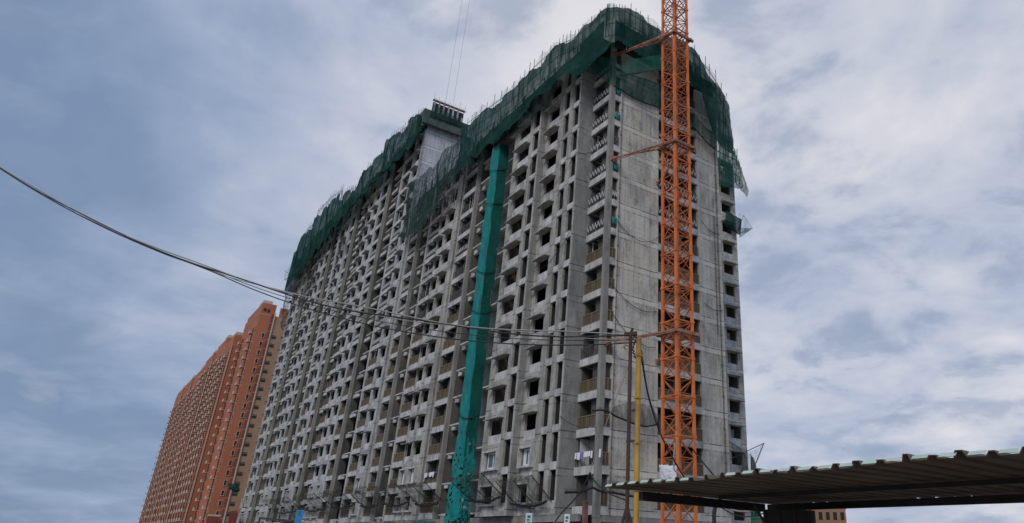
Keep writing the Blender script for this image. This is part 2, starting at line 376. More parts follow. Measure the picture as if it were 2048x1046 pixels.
mb = MB(); mb.box(-.03, .03, -.03, .03, 0, 2.33); mb.box(-.12, .12, -.12, .12, 2.28, 2.34); mb.box(-.045, .045, -.045, .045, 0, 1.3); PROP = mb.mesh('prop', [M_RAILW])
class Building:
    def __init__(s, root, conc):
        s.root = root; s.conc = conc
        s.wall = MB(); s.inner = MB(); s.beams = []; s.props = []; s.rails = []; s.hoods = []; s.cols = []; s.surr = []; s.wins = []
    def beam(s, F, *a):
        m_ = MB(); F.box(m_, *a); s.beams.append((F, m_, F.pt((a[0]+a[1])/2, 0, a[4])))
    def facade(s, F, strips, k0, k1, end=None, seed=1):
        """strips: (s0, s1, type[, option]) listed outwards from the corner"""
        rnd = random.Random(seed); zt = k1*H + .45 if end is None else end
        if F.k == 'front':
            strips = [list(x) for x in strips]
            for p_, q_ in zip(strips, strips[1:]):
                if p_[2] in 'NOB' and q_[2] == 'W' and abs(q_[1]-q_[0]) > .5: p_[1] -= .24; q_[0] -= .24
        for st in strips:
            a, b, t = st[:3]; lo, hi = min(a, b), max(a, b); w = hi-lo
            if t == 'W':
                F.box(s.wall, lo, hi, -.25, 0, 0, zt)
            elif t == 'C':                                   # standing column, proud of the facade
                s.cols.append((F, lo, hi, zt)); F.box(s.inner, lo+.03, hi-.03, -1.6, -.5, 0, zt, 0)
            elif t in 'NOBGR':
                for k in range(k0, k1):
                    z = k*H
                    if t == 'N':
                        F.box(s.wall, lo, hi, -.22, -.03, z+.42, z+1.05, 1)
                        if k == k0: F.box(s.wall, lo, hi, -.22, -.03, z, z+.42)
                        F.box(s.inner, lo-.02, lo-.001, -1.4, -.26, z+.5, z+3.4, 2); F.box(s.inner, lo, hi, -1.45, -1.4, z+.6, z+3.4, 2)  # slot reveal and back coloured near black in place of shade
                    elif t == 'O':
                        top = z+2.45
                        F.box(s.wall, lo, hi, -.25, -.01, z+.2 if k > k0 else z, z+1.03, 1); k > k0 and F.box(s.wall, lo, hi, -.25, -.02, z-.55, z+.199)
                        m = (lo+hi)/2
                        if k <= 1 and F.k == 'front': s.surr.append((F, m, w, z, k))
                        else: s.hoods.append((F, m, w, z, rnd.random()))
                        if rnd.random() < .3:
                            a_ = rnd.uniform(0, .4); F.box(s.inner, lo+w*a_, lo+w*(a_+rnd.uniform(.25, .5)), -.9, -.8, z+.6, z+rnd.uniform(1.7, 2.9), 3)
                        if k == k1-1: F.box(s.wall, lo, hi, -.25, -.01, top, zt)
                    elif t == 'B':
                        s.beam(F, lo, hi, -.22, .02, z, z+.65)
                        F.box(s.inner, lo, lo+.1, -1.9, -.26, z+.65, z+3); F.box(s.inner, hi-.1, hi, -1.9, -.26, z+.65, z+3)
                        if w > 1:
                            mi = 1 if (k == 1 and F.k == 'front') else 0
                            c = lo + w*(.34 + .12*rnd.random()); e = c + .8
                            F.box(s.inner, lo+.1, c, -1.95, -1.8, z+.6, z+2.98, mi)
                            if e < hi-.1: F.box(s.inner, e, hi-.1, -1.95, -1.8, z+.6, z+2.98, mi)
                            F.box(s.inner, c, min(e, hi-.1), -1.95, -1.8, z+2.55, z+2.98, mi)
                        if len(st) > 3 and st[3] == 'post' and w > 2:
                            F.box(s.inner, lo+w*.45, lo+w*.45+.3, -.9, -.6, z+.65, z+3, 0)
                        if k >= 7 and w > 2 and rnd.random() < .75:
                            for _ in range(2): q_ = lo+w*rnd.uniform(.12, .88); s.props.append((F, q_, z+.65, rnd.uniform(-1.3, -.4)))
                        style = 'brown' if k <= 7 else ('zig' if (k >= 9 or rnd.random() < .3) and rnd.random() < .75 else 'bars')
                        if k == 4 and F.k == 'front' and lo > -4: style = 'bars'
                        if F is F0 and k == 0: continue
                        if F is F0 and k == 1: style = 'bars'
                        if k < 15: s.rails.append((F, (lo+hi)/2, w-.04, z+.65, style))
                    elif t == 'G':
                        s.beam(F, lo, hi, -1.15, -.75, z+.05, z+.6)
                    elif t == 'R':
                        s.beam(F, lo, hi, -1.2, -.02, z+.3, z+.45)
                        opt = st[3] if len(st) > 3 else None
                        if opt == 'win' and w > 1.2:
                            F.box(s.wall, lo, hi, -1.45, -1.21, z-.3 if k > k0 else z, z+1.15)
                            F.box(s.wall, lo, lo+w*.25, -1.45, -1.21, z+1.15, z+2.7); F.box(s.wall, hi-w*.2, hi, -1.45, -1.21, z+1.15, z+2.7)
                        else:
                            F.box(s.wall, lo, hi, -1.45, -1.21, z+.46, z+3.29)
    def finish(s, far_name='balcony_railing'):
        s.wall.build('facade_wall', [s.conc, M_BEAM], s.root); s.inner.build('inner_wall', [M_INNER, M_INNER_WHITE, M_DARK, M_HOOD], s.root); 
        for F, lo, hi, zt in s.cols:
            mb = MB(); F.box(mb, lo, hi, -.47, .03, -.2, zt); mb.build('column', M_COLUMN, s.root)
        def split(items, name, getmesh, getloc):
            items = sorted(items, key=lambda t: (Vector(getloc(t)) - CAMV).length)
            for t in items[:100]: place(getmesh(t), name, s.root, getloc(t), t[0].rot)
            if len(items) > 100:
                mb = MB()
                for t in items[100:]:
                    me = getmesh(t); n = len(mb.v); R = Matrix.Translation(getloc(t)) @ Matrix.Rotation(t[0].rot, 4, 'Z')
                    mb.v += [tuple(R @ v.co) for v in me.vertices]
                    for p in me.polygons: mb.f.append(tuple(n+i for i in p.vertices)); mb.m.append(p.material_index + (0 if name == 'window_hood' or 'sheet' in me.name else (2 if 'zig' in me.name else 4)))
                o = mb.build(name, [M_HOOD] if name == 'window_hood' else [M_RAILP, M_RAIL, M_RAILW, M_TUBE, M_RAILP, M_TUBE], s.root); o['kind'] = 'stuff'
        s.beams.sort(key=lambda t: (Vector(t[2])-CAMV).length); rest = MB()
        for i_, (F, m_, p_) in enumerate(s.beams):
            if i_ < 100: m_.build('floor_beam', M_BEAM, s.root)
            else:
                n = len(rest.v); rest.v += m_.v; rest.f += [tuple(n+j for j in f) for f in m_.f]; rest.m += m_.m
        if rest.v: rest.build('floor_beam', M_BEAM, s.root)['kind'] = 'stuff'
        s.props.sort(key=lambda t: (Vector(t[0].pt(t[1], 0, t[2]))-CAMV).length)
        for F, q_, z_, d_ in s.props[:95]: place(PROP, 'prop', s.root, F.pt(q_, d_, z_))
        split(s.rails, 'balcony_railing', lambda t: rail(t[2], t[4]), lambda t: t[0].pt(t[1], -.06, t[3]))
        split(s.hoods, 'window_hood', lambda t: hood(t[2]+.5), lambda t: t[0].pt(t[1], -.005, t[3]+2.44))
        for F, m, w, z, k in s.surr:
            place(surround(w), 'window_surround', s.root, F.pt(m, 0, z), F.rot)
            mb = MB(); F.box(mb, m-w/2, m+w/2, -.25, -.01, z+2.45, z+2.47); 
    def window(s, F, m, w, z, dark=False):
        """a fitted sliding window with white frame"""
        mb = MB(); q = w/2
        for x0, x1, z0, z1 in ((-q, q, 1.03, 1.13), (-q, q, 2.33, 2.44), (-q, -q+.12, 1.13, 2.33), (q-.12, q, 1.13, 2.33), (-.06, .06, 1.13, 2.33), (-q+.12, -.06, 1.13, 1.17)):
            F.box(mb, m+x0, m+x1, -.14, -.06, z+z0, z+z1)
        if not dark: F.box(mb, m-q+.12, m-q+.45, -.13, -.09, z+1.18, z+2.33)
        fr = mb.build('window', M_FRAME, s.root)
        g = MB(); F.box(g, m-q+.1, m+q-.1, -.12, -.11, z+1.13, z+2.33); g.build('pane', M_GLASS, fr)

# ============================================================ NEAR BLOCK
nb = empty('unfinished_tower_block', 'raw grey concrete tower block under construction directly behind the orange crane mast', 'building', (0, 0, 0))
B = Building(nb, M_CONC)
KA = 15
F0 = Face('front', 0.0); F1 = Face('front', -1.6); F2 = Face('front', -2.33)
B.facade(F0, [(-.0, -2.85, 'B')], 0, KA, seed=1)
B.facade(F1, [(-2.85,-3.13,'W'),(-3.13,-3.96,'N'),(-3.96,-5.0,'W'),(-5.0,-5.8,'N'),(-5.8,-7.0,'W'),(-7.0,-8.75,'O'),(-8.75,-9.62,'W')], 0, KA, seed=2)
B.facade(F2, [(-9.62,-9.97,'W'),(-9.97,-11.05,'N'),(-11.05,-11.95,'W'),(-11.95,-14.2,'O'),(-14.2,-15.6,'W')], 0, KA, seed=3)
B.facade(F1, [(-15.6,-17.0,'G'),(-17.0,-25.6,'R'),(-25.6,-26.7,'G'),(-26.7,-27.05,'C'),(-27.05,-30.6,'B','post'),(-30.6,-31.0,'W'),(-31.0,-31.6,'G'),
    (-31.6,-33.0,'W'),(-33.0,-34.7,'O'),(-34.7,-35.9,'W'),(-35.9,-37.4,'O'),(-37.4,-38.0,'W'),(-38.0,-41.2,'B'),(-41.2,-42.0,'W'),
    (-42.0,-44.6,'R','win'),(-44.6,-46.0,'G'),(-46.0,-46.35,'C'),(-46.35,-49.1,'B','post'),(-49.1,-50.26,'W')], 0, KA, seed=4)
ZA = KA*H + .45
# returns of the stepped plan, corner column
w = B.wall
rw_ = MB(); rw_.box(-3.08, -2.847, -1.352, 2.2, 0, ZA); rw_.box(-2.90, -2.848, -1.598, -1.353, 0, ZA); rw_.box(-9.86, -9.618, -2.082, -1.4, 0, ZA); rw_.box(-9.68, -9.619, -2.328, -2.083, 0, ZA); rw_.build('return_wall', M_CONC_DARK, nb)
w.box(-15.59, -15.36, -2.082, 1.4, 0, ZA)
cc = MB(); cc.box(.0, .42, -.03, .5, -.2, 46.2); cc.build('column', M_COLUMN, nb)
FS = Face('side', .4)
SB = Building(nb, M_CONC_WALL)
SB.facade(FS, [(.5, 1.2, 'B'), (1.2, 6.2, 'W'), (6.2, 11.6, 'B', 'post'), (11.6, 14.8, 'W')], 0, KA, seed=5)
for y0, y1 in ((1.2, 1.5), (5.75, 6.2), (11.6, 12.05), (14.5, 14.8)): SB.wall.box(.401, .46, y0, y1, .7, ZA-.3)
FR = Face('side', -12.5)
SB.facade(FR, [(15.0, 28.3, 'W'), (28.3, 30.1, 'O'), (30.1, 31.0, 'W')], 0, 16, seed=6)
SB.wall.box(-12.5, .15, 14.55, 14.8, 0, ZA)                    # back of the front part
SB.wall.box(-34, -12.76, 30.7, 30.99, 0, 48.4)
B.finish(); SB.finish()
# rain pipes on the end wall
for y_, z0_, z1_ in ((14.3, 3, 38), (13.9, 17, 30), (1.32, 0, 40)):
    pp = MB(); pp.tube([(.47, y_, z0_), (.47, y_, (z0_+z1_)/2), (.47, y_+.03, z1_)], .05, 7)
    for z_ in range(int(z0_)+2, int(z1_), 3): pp.box(.41, .54, y_-.08, y_+.08, z_, z_+.12)
    pp.build('rain_pipe', M_TUBE, nb)
# rooms: floors, cores coloured near black as unlit depth
for k in range(0, KA+1):
    sb = MB(); z = k*H
    sb.box(.14, -2.6, .24, 2.4, z+.1, z+.58); sb.box(-3.1, -15.3, -1.3, 2.4, z+.45, z+.6); sb.box(-15.7, -50.2, -.3, 2.4, z+.12, z+.29); sb.box(.14, -1.8, 2.41, 14.4, z+.1, z+.58)
    if k <= 15: sb.box(-12.8, -16, 15.1, 30.6, z+.45, z+.6)
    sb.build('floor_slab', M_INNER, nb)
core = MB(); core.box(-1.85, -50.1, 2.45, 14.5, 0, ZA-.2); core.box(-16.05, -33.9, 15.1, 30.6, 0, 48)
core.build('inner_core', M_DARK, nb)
# painted balcony and the fitted windows of the lowest storeys
B.window(F1, -7.9, 1.75, 3.0); B.window(F1, -36.65, 1.5, 3.0); B.window(F1, -33.85, 1.7, 3.0); B.window(F2, -13.1, 2.2, 3.0, True)
pb = MB(); pb.box(-2.6, -.05, 1.62, 1.66, 3.66, 5.95, 0); pb.box(-2.62, -2.58, .3, 1.6, 3.66, 5.95, 0); pb.box(-1.2, -.5, 1.58, 1.6, 4.6, 5.7, 1)
pb.build('painted_wall', [M_INNER_WHITE, M_GLASS], nb)
# unfinished deck and shutters above the last finished storey
fw = MB()
fw.box(.05, -15.5, -1.2, 14.5, ZA, 46.3); fw.box(-15.6, -50.2, -1.2, 14.5, ZA, 46.1)
for i in range(64):
    x = .2 - i*.78
    if i % 3 == 0: fw.box(x-.05, x+.05, -1.45, -1.3, 45.6, 47.6 + .4*random.random())
for i in range(33): fw.box(.1-i*1.52, -1.4-i*1.52, -1.15, -1.08, 45.5, (48.4 if i < 3 else 47.4 if i < 20 else 46.8)+random.random()*.3)
for i in range(9): fw.box(.42, .46, .1+i*1.6, 1.66+i*1.6, 45.5, 49.2-i*.1-.8*(i > 6))
for j in range(12): fw.bar((.55, .2, 46.3+j*.24), (.55, 12.6, 46.2+j*.24), .05, .09)
for j in range(17): fw.box(.44, .52, .2+j*.76, .3+j*.76, 45.5, 49.2)
fw.build('roof_formwork', M_FORM, nb)
# ground storey
gf = MB()
for x in (-2.7, -9.4, -15.5, -21, -26.9, -32, -38, -41.5, -46.2, -50.1): gf.box(x, x-.5, -1.5, -.9, GZ, -.01)
gf.box(0, .4, 0, .6, GZ, -.2); gf.box(-.2, .35, 5.6, 6.2, GZ, -.01); gf.box(-.2, .35, 11.6, 12.2, GZ, -.01); gf.box(-13, -12.5, 30.3, 30.9, GZ, -.01)
gf.box(.38, -50.2, -1.55, -1.3, -.55, -.01); gf.box(.15, .39, .6, 14.8, -.5, -.01)
gf.build('ground_storey_frame', M_COLUMN, nb)
gd = MB(); gd.box(-.6, -50.1, 1.5, 1.7, GZ, -.01); gd.box(-.8, -.6, 1.7, 14.5, GZ, -.01); gd.build('ground_storey_wall', M_INNER, nb)

# ============================================================ FAR BLOCK
fb = empty('unfinished_tower_block', 'longer, taller concrete tower block receding left beyond the dark joint and white end wall', 'building', (-52, 0, 0))
fb.location = (0, 0, 0)
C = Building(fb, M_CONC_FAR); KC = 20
C.facade(F1, [(-51.05,-51.85,'W'),(-51.85,-53.47,'O'),(-53.47,-55.14,'W'),(-55.14,-58.6,'B'),(-58.6,-59.5,'W'),(-59.5,-62.7,'R','win'),(-62.7,-65.9,'G'),
    (-65.9,-66.3,'C'),(-66.3,-69.2,'B','post'),(-69.2,-70.46,'W'),(-70.46,-72.3,'O'),(-72.3,-74.2,'W'),(-74.2,-76.16,'O'),(-76.16,-76.9,'W'),(-76.9,-80.2,'B'),(-80.2,-81.9,'R'),(-81.9,-84.4,'G'),
    (-84.4,-84.8,'C'),(-84.8,-87.0,'B','post'),(-87.0,-89.0,'W'),(-89.0,-90.7,'O'),(-90.7,-91.4,'W'),(-91.4,-94.1,'B'),(-94.1,-95.5,'W'),(-95.5,-97.9,'R','win'),(-97.9,-100.6,'G'),
    (-100.6,-101.0,'C'),(-101.0,-103.6,'B','post'),(-103.6,-104.9,'W'),(-104.9,-106.7,'O'),(-106.7,-108.6,'W'),(-108.6,-110.5,'O'),(-110.5,-111.3,'W'),(-111.3,-114.5,'B'),(-114.5,-116.2,'R'),(-116.2,-118.4,'G'),
    (-118.4,-118.8,'C'),(-118.8,-121.0,'B','post'),(-121.0,-123.0,'W'),(-123.0,-124.7,'O'),(-124.7,-125.4,'W'),(-125.4,-128.2,'B'),(-128.2,-129.0,'W')], 0, KC, seed=9)
ZC = KC*H+.45
for zt in range(0, KC):                                         # rounded far end bays
    pass
C.facade(Face('front', -1.2), [(-129.0,-129.8,'W'),(-129.8,-131.0,'O'),(-131.0,-131.8,'W')], 0, KC, seed=10)
C.finish()
ew = MB(); ew.box(-51.3, -51.051, -1.352, 13, 0, 61.9); ew.build('end_wall', M_WHITE_CONC, fb)
for k in range(0, KC+1):
    sb = MB(); z = k*H; sb.box(-51.35, -128.9, -1.3 if False else -.3, 2.4, z+.12, z+.29); sb.build('floor_slab', M_INNER, fb)
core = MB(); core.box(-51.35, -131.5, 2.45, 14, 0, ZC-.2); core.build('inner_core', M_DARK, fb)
C.window(F1, -52.66, 1.6, 3.0)
for m_, w_ in ((-71.38, 1.84), (-75.18, 1.96)): C.window(F1, m_, w_, 3.0, True)
fw = MB()
for i in range(100):
    x = -51.6 - i*.8; zt = 62.8 + .8*random.random() + (1.5 if x < -90 else 0)
    fw.box(x-.06, x+.06, -1.45, -1.3, ZC, zt)
fw.box(-51.35, -131, -1.2, 13.5, ZC, 61.8)
for i in range(50):
    x = -51.5-i*1.58; fw.box(x, x-1.5, -1.15, -1.05, ZC, 62.8+.5*random.random()+(1.2 if -96 > x else 0)-(1.5 if x < -122 else 0))
fw.box(-51.2, -66, -1.0, 4.6, 61.8, 63.0)
for i in range(7): fw.box(-50.7, -50.6, -1.1+i*.86, -.82+i*.86, 62.2, 66.2 if i < 6 else 64.8, 1)
for i in range(8): fw.box(-52.5-i*.9, -52.9-i*.9, -1.7, -1.6, 62.2, 65.4, 1)
fw.box(-50.95, -50.9, -1.2, 4.5, 62.2, 66.0, 0)
fw.box(-50.58, -50.9, -1.3, 4.6, 66.2, 66.45, 2)
fw.build('roof_formwork', [M_FORM, M_CONC_FAR, M_REDRIM], fb)
gf = MB()
for i in range(14): x = -51.2-6.1*i; gf.box(x, x-.5, -1.5, -.9, GZ, -.01)
gf.box(-51.06, -131, -1.55, -1.3, -.55, -.01); gf.build('ground_storey_frame', M_COLUMN, fb)
gd = MB(); gd.box(-51.1, -131, 1.5, 1.7, GZ, -.01); gd.build('ground_storey_wall', M_INNER, fb)

# ============================================================ NETS
def lerp_path(path, t):
    n = len(path)-1; i = min(int(t*n), n-1); f = t*n-i
    return [path[i][j]*(1-f)+path[i+1][j]*f for j in range(len(path[0]))]
def curtain(path, nu, nv, amp, seed, jag=.35, zkey=(2, 3), sag=.5, off=0, holes=0.0):
    """path: (x, y, ztop, zbot) corners; folds pushed sideways, scalloped hems"""
    rnd = random.Random(seed); mb = MB()
    ln = [0]
    for a, b in zip(path, path[1:]): ln.append(ln[-1]+max(.01, math.hypot(b[0]-a[0], b[1]-a[1])))
    def sample(s):
        for i in range(len(path)-1):
            if s <= ln[i+1] or i == len(path)-2:
                f = (s-ln[i])/(ln[i+1]-ln[i]); p = [path[i][j]*(1-f)+path[i+1][j]*f for j in range(4)]
                tx, ty = path[i+1][0]-path[i][0], path[i+1][1]-path[i][1]; l = math.hypot(tx, ty) or 1
                return p, (ty/l, -tx/l)
    ph = [rnd.random()*6.28 for _ in range(8)]; n0 = len(mb.v); tot = ln[-1]
    for i in range(nu+1):
        s = tot*i/nu; p, nr = sample(s)
        top = p[2] - sag*(1-abs(cos(s*pi/3.1+ph[0]))) + rnd.uniform(-jag, jag)*.18 + .3*sin(s*.7+ph[1])
        bot = p[3] + .35*sin(s*1.1+ph[2]) + .35*abs(sin(s*pi/4.3+ph[3])) + rnd.uniform(-jag, jag)*.15
        for j in range(nv+1):
            t = j/nv; z = top*(1-t)+bot*t
            d = off + amp*(.55*sin(s*1.05+ph[4]+t*1.6)+.22*sin(s*2.7+ph[5]-t*2.5)+.4*sin(s*.5+t*5+ph[6])) * (.25+.75*sin(pi*min(1, t*.9+.1))) + rnd.uniform(-.06, .06)
            d += -.5*amp*(t > .93)
            mb.v.append((p[0]+nr[0]*d, p[1]+nr[1]*d, z))
    for i in range(nu):
        for j in range(nv):
            if rnd.random() < holes: continue
            a = n0+i*(nv+1)+j; mb.f.append((a, a+1, a+nv+2, a+nv+1)); mb.m.append(0)
    return mb
def poles(mb, pts, r=.035):
    for a, b in pts: mb.bar(a, b, r*2)

def sheet_net(pts3, mat_, n=10, sagv=(0, 0, -.4), seed=0, jitter=.05):
    """net stretched over a quad of 4 points with a sagging belly"""
    rnd = random.Random(seed); mb = MB(); P = [Vector(p) for p in pts3]
    for i in range(n+1):
        for j in range(n+1):
            u, v = i/n, j/n; p = (P[0]*(1-u)+P[1]*u)*(1-v)+(P[3]*(1-u)+P[2]*u)*v
            p = p + Vector(sagv)*(16*u*(1-u)*v*(1-v))**.7 + Vector((rnd.uniform(-1, 1), rnd.uniform(-1, 1), rnd.uniform(-1, 1)))*jitter*(0 < i < n)
            mb.v.append(tuple(p))
    for i in range(n):
        for j in range(n):
            a = i*(n+1)+j; mb.f.append((a, a+1, a+n+2, a+n+1)); mb.m.append(0)
    return mb

# near block: one continuous safety net wrapped round its top
pathA = [(1.7, 15.4, 46.4, 36.6), (1.9, 12.6, 48.9, 38.2), (1.9, 10.4, 50.2, 39.0), (1.9, 6, 50.4, 39.2), (1.9, 2.3, 50.9, 38.9), (1.9, .3, 50.9, 39.3), (1.9, -.9, 50.3, 40), (1.3, -1.75, 50.0, 40.6),
         (-2.0, -2.5, 49.2, 41.6), (-3.6, -3.1, 48.7, 41.8), (-5.8, -3.2, 49.5, 42.0), (-11.3, -3.2, 49.7, 41.8), (-14.8, -3.1, 49.4, 41.0), (-20, -3.0, 50.0, 41.4), (-25.8, -3.0, 50.9, 42.0), (-29.8, -3.0, 51.5, 41.4)]
dens = [(x, y, zt-(1.1 if 2 <= i_ <= 8 else 1.9), (44.2 if i_ in (4, 5, 6) else 43.2 if i_ in (2, 3) else zb+1.6 if i_ == 7 else zb)) for i_, (x, y, zt, zb) in enumerate(pathA)]
n1_ = empty('green_safety_net', 'dark green safety net wrapped round the top of the near block behind the crane mast', 'safety net', (0, 0, 46))
local(n1_, curtain(dens, 260, 16, .45, 3, off=-.3, sag=.35).build('dense_net', M_NET, smooth=True))
thin = [(x, y, zt+.25, zt-2.6) for x, y, zt, zb in pathA]
local(n1_, curtain(thin, 240, 7, .15, 4, sag=.7, off=.55).build('upper_hem', M_NET_LIGHT, smooth=True))
sg_ = []
for i in range(46):
    t = i/45; s_ = lerp_path(pathA, t); sg_.append(((s_[0]-.15 if s_[0] > 1 else s_[0], s_[1]+.15, 45.5), (s_[0]+random.uniform(-.15, .15) - (.15 if s_[0] > 1 else 0), s_[1]+.15, s_[2]+random.uniform(-.5, .3))))
for dz in (1.2, 2.8, 4.4):
    for a, b in zip(pathA, pathA[1:]): sg_.append(((a[0]-.2*(a[0] > 1), a[1]+.2, a[2]-dz), (b[0]-.2*(b[0] > 1), b[1]+.2, b[2]-dz)))
tubes(n1_, 'scaffold_tube', M_TUBE, sg_, .05)
# lower middle stretch
pathB = [(-29.6, -3.0, 48.6, 41.0), (-32.8, -3.05, 48.4, 40.6), (-36, -3.1, 48.3, 38.5), (-38.7, -3.0, 48.0, 37.5), (-42, -2.9, 48.0, 37.0), (-45.6, -2.9, 48.8, 38), (-50.3, -2.8, 49.2, 39.5)]
n2_ = empty('green_safety_net', 'sagging green net on the lower roof between the teal chute and white end wall', 'safety net', (-40, 0, 44))
local(n2_, curtain(pathB, 120, 16, .6, 5, off=-.2, sag=.6, holes=.02).build('dense_net', M_NET_B, smooth=True))
sg_ = []
for i in range(16):
    s_ = lerp_path(pathB, i/15); sg_.append(((s_[0], s_[1]+.3, 38), (s_[0]+random.uniform(-.3, .3), s_[1]+.2, s_[2]+random.uniform(0, 1.0))))
for z_ in (39.5, 41.5, 43.5, 45.5): sg_.append(((-29.8, -2.7, z_+.8), (-50.3, -2.5, z_)))
for i in range(22):
    x = -30 - i*.9; sg_.append(((x, -2.6, 37.5+random.random()*2), (x-1.3, -2.5, 43+random.random()*2)))
tubes(n2_, 'scaffold_tube', M_TUBE, sg_, .05)
# far block
pathC = [(-50.0, 5.4, 63.6, 56.6), (-50.0, -1.6, 63.8, 56.4), (-49.9, -2.9, 63.9, 56.4), (-52.4, -3.1, 64.6, 56.4), (-57.2, -3.1, 64.6, 56.6), (-61.9, -3.1, 65.4, 57.2), (-66.8, -3.1, 66.7, 57.6), (-67.3, -3.1, 65.0, 57.6), (-75.5, -3.1, 65.3, 57.3), (-82.2, -3.1, 65.2, 57.3), (-82.7, -3.1, 63.2, 57.0), (-89.2, -3.1, 65, 56.8),
         (-95.5, -3.1, 65.3, 56.3), (-96.1, -3.1, 67.8, 56.3), (-104, -3.1, 69.4, 55.3), (-109.5, -3.1, 69.8, 55.0), (-116.1, -3.1, 70.2, 54.6), (-116.6, -3.1, 67.6, 54.6), (-123.8, -3.1, 67.9, 54.0), (-129.5, -3.1, 66.5, 53.2), (-132.6, -2.9, 64.3, 52.5), (-132.9, 2, 63, 54)]
n3_ = empty('green_safety_net', 'stepped dark green net along the whole top edge of the far taller block', 'safety net', (-90, 0, 60))
densC = [(x, y, zt-(1.1 if x > -82.5 else 2.8 if -117 < x < -100 else 1.3), zb) for x, y, zt, zb in pathC]
densC = densC[2:]; densC[0] = (-50.2, -2.9, 62.6, 58.6)
local(n3_, curtain(densC, 340, 12, .55, 6, sag=.5, off=-.05).build('dense_net', M_NET, smooth=True))
thinC = [(x, y, zt, zt-2.0) for x, y, zt, zb in pathC[2:]]
local(n3_, curtain(thinC, 300, 5, .15, 8, sag=.8, off=.5, holes=.05).build('upper_hem', M_NET_LIGHT, smooth=True))
sg_ = []
for i in range(66):
    s_ = lerp_path(pathC[3:-1], i/65); sg_.append(((s_[0], s_[1]+.3, 58), (s_[0]+random.uniform(-.2, .2), s_[1]+.25, s_[2]+random.uniform(-.4, .7))))
for dz in (1.0, 3.4):
    for a, b in zip(pathC[3:-1], pathC[4:-1]): sg_.append(((a[0], a[1]+.2, a[2]-dz), (b[0], b[1]+.2, b[2]-dz)))
tubes(n3_, 'scaffold_tube', M_TUBE, sg_, .055)
sk = MB(); sk.box(-50.4, -49.95, -2.7, 5.3, 60.9, 63.6); sk.box(-52.5, -50.41, -2.75, -2.6, 60.0, 63.4); local(n3_, sk.build('wrapped_platform', M_WRAP))
local(n3_, sheet_net([(-49.9, -1.5, 64.9), (-49.9, 3.4, 64.0), (-49.95, 5.6, 62.4), (-49.9, -1.7, 62.2)], None, 9, (.25, 0, -.3), 44, .08).build('loose_flap', M_NET_B, smooth=True))
# rebar and posts standing over the far roof
rb = MB()
for i in range(26):
    x = -50.8 - random.random()*.3; y = -1.1 + i*.24; rb.bar((x, y, 66.3), (x+random.uniform(-.1, .1), y, 67.0+random.random()*1.3*(i % 4 == 0)), .035)
local(n3_, rb.build('rebar', M_TUBE))
rn = random.Random(31)
for i_ in range(9):
    x = -5 - i_*2.9 + rn.uniform(-.6, .6); w_ = rn.uniform(1.6, 3.4); z_ = 42.4 + rn.uniform(-.4, .6)
    local(n1_, sheet_net([(x, -3.25, z_+1.8), (x-w_, -3.3, z_+1.5), (x-w_+rn.uniform(.1, .6), -2.9, z_-rn.uniform(.2, 1.8)), (x-.2, -2.8, z_-rn.uniform(.1, 1.2))], None, 7, (0, -.2, -.3), i_, .08).build('loose_flap', M_NET_B, smooth=True))
for i_ in range(12):
    x = -53 - i_*6.2 + rn.uniform(-.6, .6); w_ = rn.uniform(2.2, 5); z_ = 57 - max(0, (-x-85))*.07
    local(n3_, sheet_net([(x, -3.25, z_+1.8), (x-w_, -3.3, z_+1.5), (x-w_+rn.uniform(.1, .9), -2.9, z_-rn.uniform(.2, 2.4)), (x-.2, -2.8, z_-rn.uniform(.1, 1.8))], None, 7, (0, -.2, -.3), i_+20, .1).build('loose_flap', M_NET_B, smooth=True))
# rear wing net at the right edge of the near block
n4_ = empty('green_safety_net', 'torn green net on leaning tubes over the right rear edge of the near block', 'safety net', (-11, 28, 50))
pathD = [(-10.6, 16, 58.0, 44.5), (-10.8, 22, 60.0, 45), (-11, 26.7, 59.6, 45), (-11, 28.2, 58.4, 44.8), (-11, 28.6, 53.6, 44.2), (-11, 29.4, 51.2, 43.9), (-11, 30.4, 49.0, 43.6), (-11.2, 31.3, 46.5, 43.8)]
local(n4_, curtain(pathD, 90, 16, .5, 11, holes=.10, sag=.5).build('dense_net', M_NET_B, smooth=True))
p2 = [(-10.6, 26.0, 52, 42.5), (-10.5, 28.2, 51.5, 42.6), (-10.7, 30.4, 48.6, 43.1), (-11, 32.0, 44.8, 43.0)]
local(n4_, curtain(p2, 34, 10, .4, 12, holes=.05).build('loose_net', M_NET_MID, smooth=True))
sg_ = []
for y, zt in ((26.7, 59.9), (27.5, 59.4), (28.2, 58.8), (28.5, 56), (29.0, 53.5), (29.8, 51.4), (30.5, 50.2), (31.2, 47.4)): sg_.append(((-11.2, y-.6, 44.5), (-11.1, y, zt)))
for z_ in (46, 48.5, 51, 54, 57): sg_.append(((-11.2, 22, z_), (-11.1, 27.3+(59-z_)*.25, z_-.3)))
tubes(n4_, 'scaffold_tube', M_TUBE, sg_, .08)
